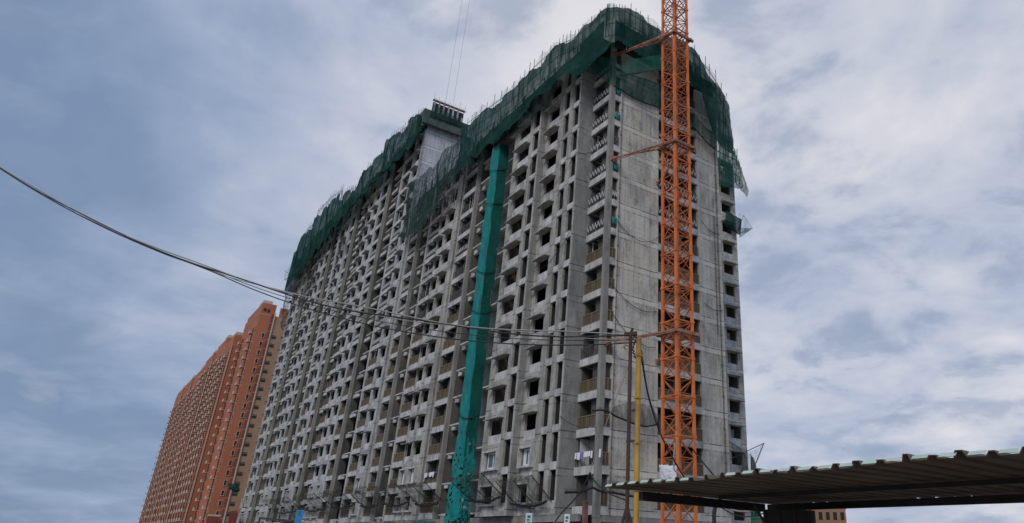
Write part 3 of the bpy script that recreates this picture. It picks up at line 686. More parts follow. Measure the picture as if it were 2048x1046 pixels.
# lower drape across the end wall, from the corner to the right edge
def drape(seed, cols, nrow, m, name, parent):
    rnd = random.Random(seed); mb = MB(); n = len(cols)
    for c in cols:
        for j in range(nrow+1):
            t = j/nrow; mb.v.append(tuple(c[0][i]*(1-t)+c[1][i]*t + rnd.uniform(-.05, .05) for i in range(3)))
    for i in range(n-1):
        for j in range(nrow): a = i*(nrow+1)+j; mb.f.append((a, a+1, a+nrow+2, a+nrow+1)); mb.m.append(0)
    return local(parent, mb.build(name, m, smooth=True))
n5_ = empty('green_catch_net', 'green catch net slung across the end wall below the upper crane tie', 'safety net', (1, 5, 42))
cols = []
for u, v0, v1 in ((1228, 132, 172), (1240, 140, 178), (1252, 146, 187), (1270, 152, 197), (1290, 158, 206), (1312, 166, 213), (1335, 178, 222), (1360, 188, 232), (1380, 215, 246), (1394, 236, 262), (1406, 250, 276), (1420, 262, 291), (1432, 268, 300)):
    cols.append((on(u, v0, 0, 1.4), on(u, v1, 0, .62 if v1 < 240 else 1.0)))
drape(2, cols, 6, M_NET_MID, 'hanging_net', n5_)
mb = MB(); mb.tube([c[1] for c in cols], .07, 6); mb.tube([c[0] for c in cols], .03, 5); local(n5_, mb.build('edge_rope', M_CABLE))
left = [((1.3, -.1, 43.4), (.55, 0, 40.4)), ((.2, -1.3, 43.6), (.0, -.5, 40.9)), ((-1.2, -2.2, 43.6), (-.8, -.9, 42.0)), ((-2.6, -2.9, 43.6), (-2.2, -2.0, 43.0))]
drape(3, left, 5, M_NET_MID, 'hanging_net', n5_)
# net sleeve along the upper tie
n6_ = empty('green_net_walkway', 'green net sleeve hanging under the uppermost crane tie', 'safety net', (4, 1, 42))
A_, B_ = Vector((.9, .5, 43.6)), Vector((6.0, 2.6, 42.4))
sheet_cols = [(tuple(A_.lerp(B_, i/8)), tuple(A_.lerp(B_, i/8) + Vector((0, 0, -1.9+.2*sin(i*1.7))))) for i in range(9)]
drape(5, sheet_cols, 4, M_NET_MID, 'sleeve', n6_)
mb = MB(); mb.bar(sheet_cols[0][1], sheet_cols[-1][1], .1); local(n6_, mb.build('edge_tube', M_CABLE))
# nets poking past the right edge
t1 = empty('green_catch_net', 'small pale green fan of net poking out past the right edge half way up', 'safety net', (-12, 31, 38))
Q = [(-12, 31.0, 40.4), (-11.8, 31.9, 40.3), (-11.6, 33.3, 38.6), (-12, 31.0, 36.6)]
local(t1, sheet_net([Q[0], Q[1], Q[2], Q[3]], None, 8, (0, 0, -.15), 3, .03).build('fan_net', M_NET_LIGHT, smooth=True))
local(t1, sheet_net([(-12, 31.0, 38.2), (-11.8, 32.2, 38.4), Q[2], Q[3]], None, 6, (0, 0, -.15), 4, .03).build('fan_net', M_NET_MID, smooth=True))
local(t1, sheet_net([(-11.4, 28.0, 39.6), (-11.4, 31.0, 39.2), (-11.8, 31.0, 36.9), (-12.0, 28.2, 37.6)], None, 8, (.3, 0, -.4), 5, .05).build('draped_net', M_NET, smooth=True))
mb = MB(); mb.bar((-12.4, 30.8, 37.2), Q[2], .06); mb.bar((-12.4, 30.8, 37.2), Q[1], .06); mb.bar(Q[2], Q[1], .03); local(t1, mb.build('bracket', M_TUBE))
t2 = empty('grey_catch_net', 'torn dark grey net on a long bracket just above the shed roof', 'safety net', (-12, 31, 7))
local(t2, sheet_net([(-12.2, 31.0, 8.6), (-11.8, 31.6, 8.9), (-11.6, 33.0, 9.8), (-12, 30.9, 5.6)], None, 8, (0, 0, -.5), 6, .06).build('fan_net', M_NET_LIGHT, smooth=True))
local(t2, sheet_net([(-12.0, 27.6, 9.2), (-11.9, 31.0, 8.4), (-12.0, 31.2, 4.9), (-12.2, 29.8, 5.6)], None, 9, (.3, .3, -.6), 7, .08).build('draped_net', M_NET_GREY, smooth=True))
local(t2, sheet_net([(-12.0, 31.0, 8.3), (-11.9, 31.4, 8.0), (-12, 31.9, 7.0), (-12.2, 31.0, 4.6)], None, 6, (0, 0, 0), 8, .06).build('fan_net', M_NET, smooth=True))
mb = MB(); mb.bar((-12.4, 28, 7.6), (-11.6, 33.0, 9.8), .08); mb.bar((-12.3, 30.6, 5.2), (-11.6, 33.0, 9.8), .09); mb.bar((-12.4, 27.5, 9.6), (-12.0, 29.2, 8.9), .08); local(t2, mb.build('bracket', M_TUBE))
# left tip
t3 = empty('green_catch_net', 'see-through wire net sticking out from the far left top corner', 'safety net', (-131, -3, 58))
local(t3, sheet_net([(-131.0, -3.0, 60.6), (-138.6, -3.2, 60.4), (-135.6, -3.4, 57.0), (-129.5, -3.0, 55.0)], None, 8, (0, 0, -.4), 9, .1).build('fan_net', M_NET_LIGHT, smooth=True))
mb = MB()
for q in ((-138.6, -3.2, 60.4), (-135.6, -3.4, 57.0)): mb.bar((-130.5, -2.5, 57), q, .08)
local(t3, mb.build('bracket', M_TUBE))
# net wrapping the leaning far corner lower down
t4 = empty('green_safety_net', 'ragged dark net patches hanging over upper balconies of the far block left of centre', 'safety net', (-110, -3, 48))
for (x, z, w_, h_, sd) in ((-128, 50.5, 5, 7, 1), (-119, 52, 8, 4, 2), (-126, 44.5, 3.5, 4, 3), (-106, 50, 4.5, 4.5, 4), (-112, 46.5, 3.5, 3, 5), (-86.5, 51.5, 3, 3.5, 6)):
    local(t4, sheet_net([(x, -2.4, z+h_/2), (x-w_, -2.6, z+h_/2-.8), (x-w_+.8, -2.2, z-h_/2), (x+.4, -2.1, z-h_/2+.9)], None, 10, (0, -.5, -.5), sd, .2).build('hanging_net', M_NET_GREY, smooth=True))

# first-floor catch nets on brackets along the front
def bracket_net(x0, x1, ztip, out, idx, label):
    e = empty('catch_net', label, 'safety net', (x0, -2, 2), 'catch nets along the first floor')
    out *= .82; ztip -= .2
    yb = -2.45 if x0 > -15.6 and x0 < -9.5 else -1.68
    mb = MB(); xs = [x0 + (x1-x0)*i/2 for i in range(3)]
    for x in xs: mb.bar((x, yb, ztip-1.9), (x-.05, yb-out, ztip-.2*(x != x0)), .06)
    mb.tube([(x0+(x1-x0)*i/8, yb-out, ztip-.35*sin(i*pi/8)) for i in range(9)], .02, 5)
    local(e, mb.build('bracket', M_RUST))
    local(e, sheet_net([(x0, yb-out, ztip), (x1, yb-out, ztip), (x1, yb, ztip-1.9), (x0, yb, ztip-1.7)], None, 12, (0, 0, -.75), idx, .14).build('sagging_net', M_NET_GREY, smooth=True))
    mb = MB(); rnd = random.Random(idx)
    mb.tube([(x0+(x1-x0)*i/10, yb-.35-.2*rnd.random(), ztip-1.75-.35*sin(i*pi/10)-.15*rnd.random()) for i in range(11)], .10, 6); local(e, mb.build('rolled_edge', M_CABLE, smooth=True))
for i, (a, b, z_, o_, lb) in enumerate((
    (-3.3, -9.3, 3.0, 2.5, 'dark sagging catch net on brackets, first from the corner, under the white-framed window'),
    (-10.0, -16.5, 3.5, 2.9, 'dark catch net on brackets between the teal chute and the next window bay'),
    (-24.5, -31, 3.6, 2.8, 'dark catch net on brackets directly left of the teal chute'),
    (-32.5, -41, 3.9, 3.0, 'grey catch net on brackets under the two white windows left of the chute'),
    (-42.5, -49.5, 4.0, 3.0, 'grey catch net on brackets just right of the dark building joint'),
    (-52.5, -62, 4.1, 3.2, 'grey catch net on brackets just left of the dark building joint'),
    (-64, -76, 4.1, 3.2, 'grey catch net on brackets above the blue sign'),
    (-79, -96, 4.2, 3.4, 'pale broken catch net on brackets, farthest left along the base'))): bracket_net(a, b, z_, o_, i+20, lb)
# net on the end wall at first-floor height
e = empty('grey_catch_net', 'dark rolled catch net sagging across the end wall behind the two poles', 'safety net', (1, 3, 6))
cols = [(on(u, v0, 0, .9), on(u, v1, 0, 1.3)) for u, v0, v1 in ((1185, 815, 822), (1200, 813, 820), (1215, 815, 822), (1232, 812, 833), (1255, 805, 842), (1275, 800, 850), (1292, 812, 853), (1310, 826, 850), (1324, 832, 838))]
drape(8, cols, 5, M_NET_GREY, 'sagging_net', e)
mb = MB(); mb.tube([c[1] for c in cols], .08, 6); local(e, mb.build('rolled_edge', M_CABLE, smooth=True))
e = empty('grey_catch_net', 'tangled dark net and ropes along the base of the end wall above the shed roof', 'safety net', (1, 3, 2))
cols = [(on(u, v0, 0, .9), on(u, v1, 0, 1.5)) for u, v0, v1 in ((1130, 975, 985), (1160, 978, 984), (1185, 962, 975), (1200, 958, 982), (1225, 960, 985), (1260, 968, 992), (1300, 965, 996), (1345, 958, 985))]
drape(9, cols, 5, M_NET_GREY, 'sagging_net', e)
mb = MB(); mb.tube([c[1] for c in cols], .10, 6); local(e, mb.build('rolled_edge', M_CABLE, smooth=True))

# ============================================================ TEAL CHUTE
ch = empty('rubbish_chute', 'tall rubbish chute wrapped in teal sheet running down the facade, its lower end torn', 'chute', (-19.4, -2.3, 0))
corners = [(-20.25, -1.62), (-20.25, -3.0), (-18.5, -3.0), (-18.5, -1.62)]; rnd = random.Random(3); mb = MB(); nu = 22; nv = 200
for j in range(nv+1):
    z = -1.8 + 43.2*j/nv; fl = max(0, (7-z)/9)
    for i in range(nu+1):
        t = i/nu*4.51
        if t < 1.38: x, y, nx, ny_ = -20.25, -1.62-t, -1, 0
        elif t < 3.13: x, y, nx, ny_ = -20.25+(t-1.38), -3.0, 0, -1
        else: x, y, nx, ny_ = -18.5, -3.0+(t-3.13), 1, 0
        k = .05*sin(z*1.3+nx)+.04*sin(z*3.1+t*4+sin(z*.7)*2)+.05*abs(sin(z*pi/4.1+.4*sin(z*.3)))+.03*sin(z*.9+t*2.2) + rnd.uniform(-.012, .012)*(1+5*fl) + .5*fl*(1+.35*sin(z*2.3+t*2))
        x += .06*sin(z*.21)
        mb.v.append((x+nx*k, y+ny_*k*.6, z+rnd.uniform(-.04, .04)))
for j in range(nv):
    z = -1.8+43.2*j/nv
    for i in range(nu):
        if z < 8 and rnd.random() < .01 + .22*max(0, (7-z)/8)**1.6: continue
        a = j*(nu+1)+i; mb.f.append((a, a+nu+1, a+nu+2, a+1)); mb.m.append(1 if i/nu*4.51 > 3.1 and z > 6.2+sin(i*2.3) else 0)  # face towards +x takes the copy with shade painted in
local(ch, mb.build('wrapping_sheet', [M_TEAL, M_TEAL_SHADE]))
mb = MB()
for x, y in ((-20.15, -2.9), (-18.6, -2.9), (-18.6, -1.75), (-20.15, -1.75)): mb.bar((x, y, GZ), (x, y, 42.2), .08)
for k in range(28):
    z = -1+k*1.55
    for a, b in (((-20.15, -2.9), (-18.6, -2.9)), ((-18.6, -2.9), (-18.6, -1.75)), ((-20.15, -1.75), (-18.6, -1.75)), ((-20.15, -2.9), (-20.15, -1.75))): mb.bar((*a, z), (*b, z), .05)
local(ch, mb.build('chute_frame', M_TUBE))
mb = MB(); rnd = random.Random(4)
for z in (9.5, 20.4, 25.2, 33.5, 38.0):
    P_ = [(-20.35, -3.12, z+.6), (-19.6, -3.2, z+.1), (-18.4, -3.12, z-.4), (-18.38, -2.4, z-.2), (-18.38, -1.6, z+.3)]
    mb.tube([(x, y, z_+rnd.uniform(-.15, .15)) for x, y, z_ in P_], .045, 5)
local(ch, mb.build('tie_rope', M_CABLE))
fr_ = MB(); fr_.box(-17.2, -20.4, -2.6, -1.7, 41.6, 41.9); 
for k in range(7): fr_.bar((-17.4-.45*k, -2.6, 41.9), (-17.4-.45*k, -2.5, 43.2+random.random()), .06)
fr_.bar((-17.3, -2.6, 42.8), (-20.3, -2.6, 42.8), .06); local(ch, fr_.build('head_frame', M_TUBE))

# ============================================================ CRANE
cr_ = empty('tower_crane_mast', 'orange lattice crane mast in front of the end wall, tied back to its corner', 'crane', (6.85, 2.95, GZ))
XL, XR, YF, YB = 6.0, 7.7, 2.1, 3.8; ZT = 66.0
for x, y in ((XR, YF), (XL, YF), (XR, YB), (XL, YB)):
    mb = MB(); mb.box(x-.1, x+.1, y-.1, y+.1, GZ, ZT)
    for k in range(24): z = GZ+3*k+.5; mb.box(x-.14, x+.14, y-.14, y+.14, z, z+.22)
    local(cr_, mb.build('leg', M_CRANE))
faces = (((XL, YF), (XR, YF)), ((XR, YF), (XR, YB)), ((XR, YB), (XL, YB)), ((XL, YB), (XL, YF)))
SEC = 3.0
for k in range(int((ZT-GZ)/SEC)):
    z = GZ + k*SEC + .6; mb = MB()
    for fi, (a, b) in enumerate(faces):
        mb.bar((*a, z), (*b, z), .09, .12); mb.bar((*a, z+1.45), (*b, z+1.45), .06)
        q = (k+fi) % 2
        a1, b1 = (a, b) if q else (b, a)
        mb.bar((*a1, z+.05), (*b1, z+1.42), .07); mb.bar((*b1, z+1.48), (*a1, z+2.95), .07)
        if z > 20 or k % 2: mb.bar((*b1, z+.05), (*a1, z+1.42), .055)
        if (k+fi) % 3: mb.bar((*a1, z+1.48), (*b1, z+2.95), .055)
    mb.bar((XL, YF, z), (XR, YB, z), .05); mb.bar((XR, YF, z), (XL, YB, z), .05)
    for j in range(10): mb.bar((6.5, 3.5, z+j*.3), (6.85, 3.5, z+j*.3), .025)
    local(cr_, mb.build('brace_section', M_CRANE_B))
for ti, (zc, za) in enumerate(((13.45, 13.75), (31.1, 32.0), (43.6, 44.7))):
    mb = MB(); o = .24
    for a, b in (((XL-.4, YF-o), (XR+.25, YF-o)), ((XR+o, YF-.3), (XR+o, YB+.6)), ((XL-o, YF-.3), (XL-o, YB+.3)), ((XL-.3, YB+o), (XR+.4, YB+o))): mb.bar((*a, zc), (*b, zc), .2, .26)
    col_ = mb.build('tie_collar', M_CRANE_TIE if ti else M_CRANE_TIE); local(cr_, col_)
    mb = MB()
    mb.bar((XR, YF-.3, zc), (.5, .35, za-.1), .12); mb.bar((XL-.3, YF-.2, zc+.05), (.5, .5, za+.15), .10); mb.bar((XR, YF-.3, zc-.12), (.5, .35, za-.35), .06)
    for j in range(9):
        t = (j+.5)/9; p = Vector((XR, YF-.3, zc)).lerp(Vector((.5, .35, za-.1)), t); q = Vector((XL-.3, YF-.2, zc+.05)).lerp(Vector((.5, .5, za+.15)), t); mb.bar(p, q, .05)
    mb.bar((XL-.2, YB+.2, zc), (.5, 6.1, za-.8), .13)
    mb.box(.43, .62, .2, .5, za-.3, za+.22); mb.box(.43, .6, 5.9, 6.2, za-1.0, za-.6)
    local(cr_, mb.build('tie_arm', M_CRANE_TIE))
sh = sheet_net([on(1318, 930, 1, 1.75), on(1353, 932, 1, 1.75), on(1353, 962, 1, 1.72), on(1321, 962, 1, 1.72)], None, 12, (0, -.12, 0), 15, .05).build('tarpaulin', M_CLOTH, smooth=True)
tag(sh, 'wrinkled pale white sheet tied to the foot of the orange crane mast', 'tarpaulin')

# ============================================================ POLES, WIRES
D0 = 18.0
def solid(mb): return mb
def pole_pts(u0, v0, u1, D): p = at(u0, v0, D); return (p[0], p[1])
px_, py_ = 33.9, -22.55
zt_ = at(1265, 668, math.hypot(px_-CX, py_-CY))[2]
up_ = empty('utility_pole', 'dark rusty steel pole carrying the overhead wires, in front of the end wall', 'pole', (px_, py_, GZ))
mb = MB(); mb.tube([(px_, py_, GZ), (px_, py_, zt_)], .048, 10); local(up_, mb.build('shaft', M_RUST))
mb = MB(); d_ = Vector((.6, .8, 0))
mb.bar(Vector((px_, py_, zt_-.02))-d_*.17, Vector((px_, py_, zt_+.02))+d_*.17, .10, .09); mb.bar((px_, py_, zt_), Vector((px_, py_, zt_+.16))+d_*.05, .05)
for z in (zt_-2.0, zt_-2.75): mb.bar(Vector((px_, py_, z))-d_*.06, Vector((px_, py_, z+.02))+d_*.22, .05)
for j in range(7):
    a = j*1.1; mb.bar(Vector((px_, py_, zt_-.05-.09*j))+d_*(.08+.03*sin(a)), Vector((px_, py_, zt_-.12-.09*j))+d_*(.12+.05*cos(a)), .035)
local(up_, mb.build('cross_fitting', M_RUST))
mb = MB()
for s_ in (-1, 1): mb.bar((px_, py_, -1.55), tuple(Vector((px_, py_, GZ))+d_*s_*.75), .05)
local(up_, mb.build('stay', M_RUST))
yx, yy = px_+d_.x*.22, py_+d_.y*.22
yp = empty('yellow_post', 'yellow painted steel post standing close beside the dark pole', 'post', (yx, yy, GZ))
mb = MB(); mb.tube([(yx, yy, GZ), (yx, yy, zt_-.12)], .07, 10); local(yp, mb.build('shaft', M_YEL))
mb = MB()
for j in range(5): mb.box(yx-.08, yx+.08, yy-.08, yy+.08, zt_-.6-j*1.1, zt_-.55-j*1.1)
mb.tube([(yx-.12, yy-.14, zt_-.3), (yx-.14, yy-.16, zt_-.12), (yx-.05, yy-.05, zt_-.05), (yx+.04, yy+.05, zt_-.2), (yx+.02, yy+.02, zt_-.5)], .022, 6)
mb.tube([(yx-.2, yy-.27, zt_-.42), (yx-.24, yy-.32, zt_-.35), (yx-.2, yy-.27, zt_-.3), (yx-.1, yy-.13, zt_-.36)], .025, 6)
local(yp, mb.build('clamp', M_YEL))
# far end support of the wires (left, outside the frame)
ex, ey = 16.5, -39.8
ep = MB(); ep.tube([(ex, ey, GZ), (ex, ey, 11.4)], .11, 10); ep.bar((ex-.6, ey+.5, 10.9), (ex+.6, ey-.5, 10.9), .12)
tag(ep.build('utility_pole', M_RUST), 'utility pole beyond the left edge that holds the other end of the wires', 'pole')
A2 = Vector((CX-14.3, CY+11.0, 0)); B2 = Vector((CX-29.7, CY-4.4, 0))
wires = ((5.22, 6.01, 1.38, .019, M_CABLE_G, 'topmost pale overhead wire of the bundle crossing the facade'), (5.17, 6.15, 1.49, .022, M_CABLE, 'thick dark overhead cable just under the topmost pale wire'),
         (5.14, 6.1, 1.42, .012, M_CABLE_G, 'thin pale wire twisted into the upper overhead bundle'),
         (5.10, 6.93, 1.91, .011, M_CABLE, 'thin middle overhead wire hanging between the upper bundle and the lowest wire'), (5.02, 7.48, 2.22, .017, M_CABLE, 'lowest black overhead wire sagging below the others'))
for wi, (z0, dz, sg, r_, m_, lb) in enumerate(wires):
    mb = MB(); pts = []
    for i in range(49):
        t = i/48*1.12; p = A2.lerp(B2, t); wv = .05*sin(t*22+wi*2)*(wi < 3)
        z_ = z0+dz*t-4*sg*t*(1-t); zb_ = 5.22+6.01*t-4*1.38*t*(1-t)-.03*wi; k_ = min(1, max(0, (t-.55)/.12)); pts.append((p.x+.02*wi, p.y+.02*wi, CZ+z_*(1-k_)+zb_*k_+wv*(1-k_*.5)))
    mb.tube(pts, r_, 6)
    tag(mb.build('overhead_wire', m_, smooth=True), lb, 'wire', 'overhead wires')
def cable(pts, r, m, label, name='cable', group=None):
    P = [Vector(p) for p in pts]; out_ = []
    for i in range(len(P)-1):
        a, b = P[i], P[i+1]; c0 = P[i-1] if i else a*2-b; c1 = P[i+2] if i+2 < len(P) else b*2-a
        for j in range(6):
            t = j/6; out_.append(.5*((2*a)+(b-c0)*t+(2*c0-5*a+4*b-c1)*t*t+(3*a-3*b+c1-c0)*t**3))
    out_.append(P[-1]); mb = MB(); mb.tube(out_, r, 6)
    return tag(mb.build(name, m, smooth=True), label, 'cable', group)
cable([at(1272, 672, 18.1), at(1280, 700, 18.2), at(1296, 790, 18.5), at(1318, 860, 18.9), at(1345, 915, 19.3), at(1395, 1000, 20)], .02, M_CABLE, 'thick black cable running from the pole head down past the crane mast')
cable([at(1274, 678, 18.1), at(1284, 705, 18.2), at(1289, 745, 18.4), at(1300, 800, 18.6), at(1322, 862, 18.9)], .012, M_CABLE, 'thin black cable looping beside the thick one from the pole head')
cable([at(1258, 730, 18.0), at(1225, 815, 18.2), at(1200, 880, 18.4), at(1180, 945, 18.6)], .012, M_CABLE_G, 'thin pale stay wire slanting down left from the dark pole')
cable([at(1180, 945, 18.6), at(1160, 985, 18.8), at(1120, 1030, 19), at(1100, 1060, 19)], .018, M_CABLE, 'dark cable continuing down left towards the white standing signs')
cable([at(1180, 945, 18.6), at(1192, 965, 18.5), at(1215, 985, 18.3), at(1250, 1000, 18.1)], .02, M_CABLE, 'dark cable looping from the stay wire back to the pole foot')
cable([at(1385, 898, 26), at(1410, 930, 26), at(1440, 965, 26), at(1470, 1000, 26)], .03, M_CABLE, 'black cable slanting down right from the crane mast to the shed roof')
cable([at(1350, 880, 40), at(1348, 935, 40), at(1362, 950, 40), at(1385, 985, 40)], .05, M_CABLE_G, 'pale rope looped inside the foot of the crane mast')
cable([at(1438, 1008, 19), at(1465, 1020, 19), at(1495, 1023, 19), at(1528, 1016, 19)], .022, M_CABLE_G, 'pale cable sagging under the shed roof')
cable([at(1438, 1012, 19), at(1470, 1030, 19), at(1500, 1033, 19), at(1530, 1026, 19)], .018, M_CABLE, 'dark cable sagging lowest under the shed roof')
cable([at(1432, 1008, 22), at(1428, 1030, 22), at(1430, 1060, 22)], .06, M_BLACK, 'bundle of black hoses hanging under the shed roof edge')
# slack ropes left hanging on the facades
rr = random.Random(12)
for i_, (a_, b_, sg2, lb) in enumerate((((.55, 1.2, 25.4), (.55, 6.1, 25.2), 1.1, 'slack dark rope on the end wall beside the third teal patch'), ((.55, .6, 19.2), (.55, 6.0, 17.6), .9, 'slack rope on the end wall at mid height'), ((.55, .9, 16.4), (.55, 5.9, 14.2), .8, 'slack rope on the end wall just above the lower crane tie'),
    ((.2, -.1, 33.9), (-2.8, -1.75, 33.2), .5, 'rope slung across the corner balconies high up'), ((-2.9, -1.72, 25), (-9.5, -1.75, 22.5), .9, 'slack rope across the slot windows at mid height'), ((-16, -1.8, 34), (-9.7, -2.5, 36.2), .8, 'slack rope across the upper windows right of the chute'),
    ((-2.9, -1.72, 33.4), (-9.5, -1.75, 31.0), .7, 'slack rope across the upper slot windows'), ((-27, -1.75, 31.5), (-37, -1.75, 30.2), 1.0, 'slack rope on the facade left of the chute'), ((.55, 11.9, 28.8), (.55, 14.6, 28.0), .4, 'short slack rope at the right end of the end wall'), ((.55, 12.1, 19.9), (.55, 14.6, 19.6), .35, 'lower short slack rope at the right end of the end wall'), ((.2, -.12, 6.6), (-2.8, -1.75, 7.6), .4, 'rope slung from the corner column to the dark return wall low down'))):
    a_, b_ = Vector(a_), Vector(b_)
    cable([tuple(a_.lerp(b_, t)+Vector((0, 0, -4*sg2*t*(1-t)+rr.uniform(-.06, .06)))) for t in (0, .2, .4, .6, .8, 1)], .028, M_CABLE, lb, 'slack_rope', 'slack ropes')
# hoist ropes above the far roof
for x_, lb in (((-50.8, 2.3), 'right one of two thin hoist ropes rising above the far roof'), ((-50.8, .9), 'left one of two thin hoist ropes rising above the far roof')):
    mb = MB(); mb.tube([(x_[0], x_[1], 64), (x_[0], x_[1], 120)], .022, 5); tag(mb.build('hoist_rope', M_CABLE_G), lb, 'rope', 'hoist ropes')

# ============================================================ ORANGE TOWERS
q = MB(); q.box(-1.6, 1.6, -1.1, -.01, 0, .16); q.box(-1.6, 1.6, -1.12, -1.02, .161, .95); q.box(-1.2, 1.2, -.05, .1, .2, 2.2, 1); T_BALC = q.mesh('balcony', [M_CREAM, M_DARK])
q = MB(); q.box(2.3, 3.1, -.05, .1, .2, 1.6); T_WIN = q.mesh('window', [M_DARK])
q = MB(); q.box(-.4, .4, -.05, .1, 0, 1.2); q.box(-.7, .7, -.35, -.06, -.25, -.08, 1); T_WIN2 = q.mesh('window', [M_DARK, M_CREAM])
def orange_tower(x0, x1, yf, yb, zt, label, first=False, bays=2):
    e = empty('apartment_tower', label, 'building', (x0, yf, GZ), 'orange apartment towers')
    mb = MB(); mb.box(x1, x0, yf, yb, GZ, zt-4); mb.box(x1+3, x0, yf, yf+4.6, zt-3.99, zt); mb.box(x1, x1+2.5, yf, yb, zt-3.99, zt-1.5); local(e, mb.build('wall', M_ORANGE))
    # cream quoin, white balcony slabs on the long face
    if not first:
        q = MB(); q.box(x0-.2, x0+.25, yf-.28, yf-.01, GZ, zt-4); local(e, q.build('quoin', M_CREAM))
    nk = int((zt-6-GZ)/3)
    for k in range(nk):
        z = GZ+3*k+1.2
        for b in range(bays):
            xc = x0-6-(x0-x1-9)*b/max(1, bays-1)
            place(T_BALC, 'balcony', e, (xc-x0, 0, z-GZ)); 
            if b: place(T_WIN, 'window', e, (xc-x0, 0, z+.2-GZ))
        if k % 1 == 0: place(T_WIN2, 'window', e, (-1.5, 0, z+.6-GZ))
    p = MB()
    p.box(x1+.5, x0+.06, yf-.12, yb+.1, zt-4.15, zt-3.98) ; p.box(x0-9, x0-2, yf+.4, yf+3.4, zt, zt+1.6)
    local(e, p.build('cornice', M_CREAM)); return e
e = orange_tower(-215, -243, 4.9, 20, 73.2, 'nearest orange tower with an end wall of small cream-framed windows beside the grey block', True)
# end wall of the nearest tower
s1 = MB(); s1.box(-215, -214.6, 8.55, 9.35, GZ, 69.6); local(e, s1.build('red_recess', M_REDB))
s1 = MB(); s1.box(-215, -214.4, 9.35, 9.75, GZ, 70.2)
for k in range(24): z = GZ+3*k+1.5; s1.box(-214.99, -214.5, 8.5, 9.36, z, z+.12)
local(e, s1.build('pilaster', M_CREAM))
s1 = MB(); s1.box(-215.02, -214.8, 9.75, 16, GZ, 69); s1.box(-215.02, -214.8, 10.9, 16, 69, 72.5, 1); local(e, s1.build('side_bay', [M_SAND, M_ORANGE2]))
for k in range(22):
    z = GZ+3*k+2.2
    if z > 66: break
    f_ = MB()
    for a in ((6.95, 7.9, z-.1, z+.02), (6.95, 7.9, z+1.5, z+1.6), (6.95, 7.05, z+.02, z+1.5), (7.8, 7.9, z+.02, z+1.5)): f_.box(-214.99, -214.75, *a)
    f_ = local(e, f_.build('window', M_CREAM)); g_ = MB(); g_.box(-214.99, -214.96, 7.05, 7.8, z+.02, z+1.5)
    g_ = g_.build('pane', M_DARK); g_.parent = f_
    v = MB(); v.box(-214.79, -214.7, 10.2, 11.6, z+.2, z+.95); v.box(-214.79, -214.75, 10.2, 11.6, z+1.15, z+1.35, 0); local(e, v.build('vent_louvre', M_DARK))
s1 = MB(); s1.box(-214.99, -214.9, 5.6, 6.5, 70.3, 71.4); s1.box(-214.99, -214.9, 6.9, 7.7, 70.1, 71.2); local(e, s1.build('window', M_DARK))
s1 = MB(); s1.box(-214.98, -214.7, 4.9, 8.54, 4.0, 4.5); local(e, s1.build('string_course', M_CREAM))
s1 = MB(); s1.box(-214.98, -214.75, 4.95, 8.5, GZ, 3.99); local(e, s1.build('plinth', M_REDB))
for i, (x0, x1, yf, zt, lb) in enumerate(((-246, -268, 2.9, 68, 'second orange tower from the right, with a pale cream edge'), (-270, -294, 3.4, 72, 'third orange tower from the right with curved white balconies'),
        (-297, -322, 3.2, 71, 'fourth orange tower from the right, top stepping down'), (-326, -352, 3.4, 69.5, 'fifth orange tower from the right near the left edge'), (-357, -384, 3.4, 70, 'sixth orange tower from the right'), (-389, -416, 3.4, 70, 'farthest orange tower of the row'))):
    orange_tower(x0, x1, yf, 20, zt, lb, False, 3)

# ============================================================ SHED ROOF, FOREGROUND
sx0, sx1, sy0, sy1 = CX-12.5, CX+3.0, CY+9.0, CY+14.4; sz = CZ+1.2
shd = empty('shed_roof', 'open shed with dark corrugated metal roof and pale green edge, lower right', 'shed', (sx0+6, sy0+2, GZ))
mb = MB(); P_ = .39; n = int((sx1-sx0)/P_)
prof = []
for i in range(n):
    x = sx0 + i*P_; h_ = .07+.02*sin(i*2.7); j_ = .03*sin(i*1.9); prof += [(x, 0), (x+.2+j_, 0), (x+.245+j_, h_), (x+.325+j_*.5, h_), (x+.37, 0)]
prof.append((sx0+n*P_, 0))
ny = 6
lip = random.Random(3)
for t in range(ny+1):
    y = sy0+(sy1-sy0)*t/ny
    for x, h in prof: mb.v.append((x, y + (lip.uniform(-.03, .03) if t == 0 else 0), sz+h-.03*t/ny+.012*sin(x*2.1+t)))
K = len(prof)
for t in range(ny):
    for i in range(K-1): a = t*K+i; mb.f.append((a, a+1, a+K+1, a+K)); mb.m.append(0)
ro = local(shd, mb.build('roof_sheet', M_ROOFU)); sm = ro.modifiers.new('thickness', 'SOLIDIFY'); sm.thickness = .012
mb = MB()
for i in range(n):
    x = sx0+i*P_
    if i in (7, 8): continue
    z_ = sz + .012*sin(x*2.1)
    mb.quad([(x-.01, sy0-.02, z_+.015), (x+.225, sy0-.02, z_+.015), (x+.235, sy0+.02, z_+.062), (x+.0, sy0+.02, z_+.062)])
    mb.quad([(x-.01, sy0-.02, z_+.011), (x+.225, sy0-.02, z_+.011), (x+.225, sy0+.03, z_+.012), (x-.01, sy0+.03, z_+.012)])
local(shd, mb.build('edge_flashing', M_ROOFG))
mb = MB(); mb.bar((CX-11.7, CY+9.3, CZ+1.02), (CX-12.1, CY+13.3, CZ+1.02), .12, .17); mb.bar((CX-12.2, CY+13.6, CZ+1.04), (CX+3, CY+13.6, CZ+1.04), .1, .14)
mb.bar((CX-11.5, CY+11.3, CZ+1.11), (CX+3, CY+11.3, CZ+1.11), .08, .08); mb.bar((CX-3, CY+9.3, CZ+1.1), (CX-3, CY+14, CZ+1.1), .1, .12)
local(shd, mb.build('rafter', M_BLACK))
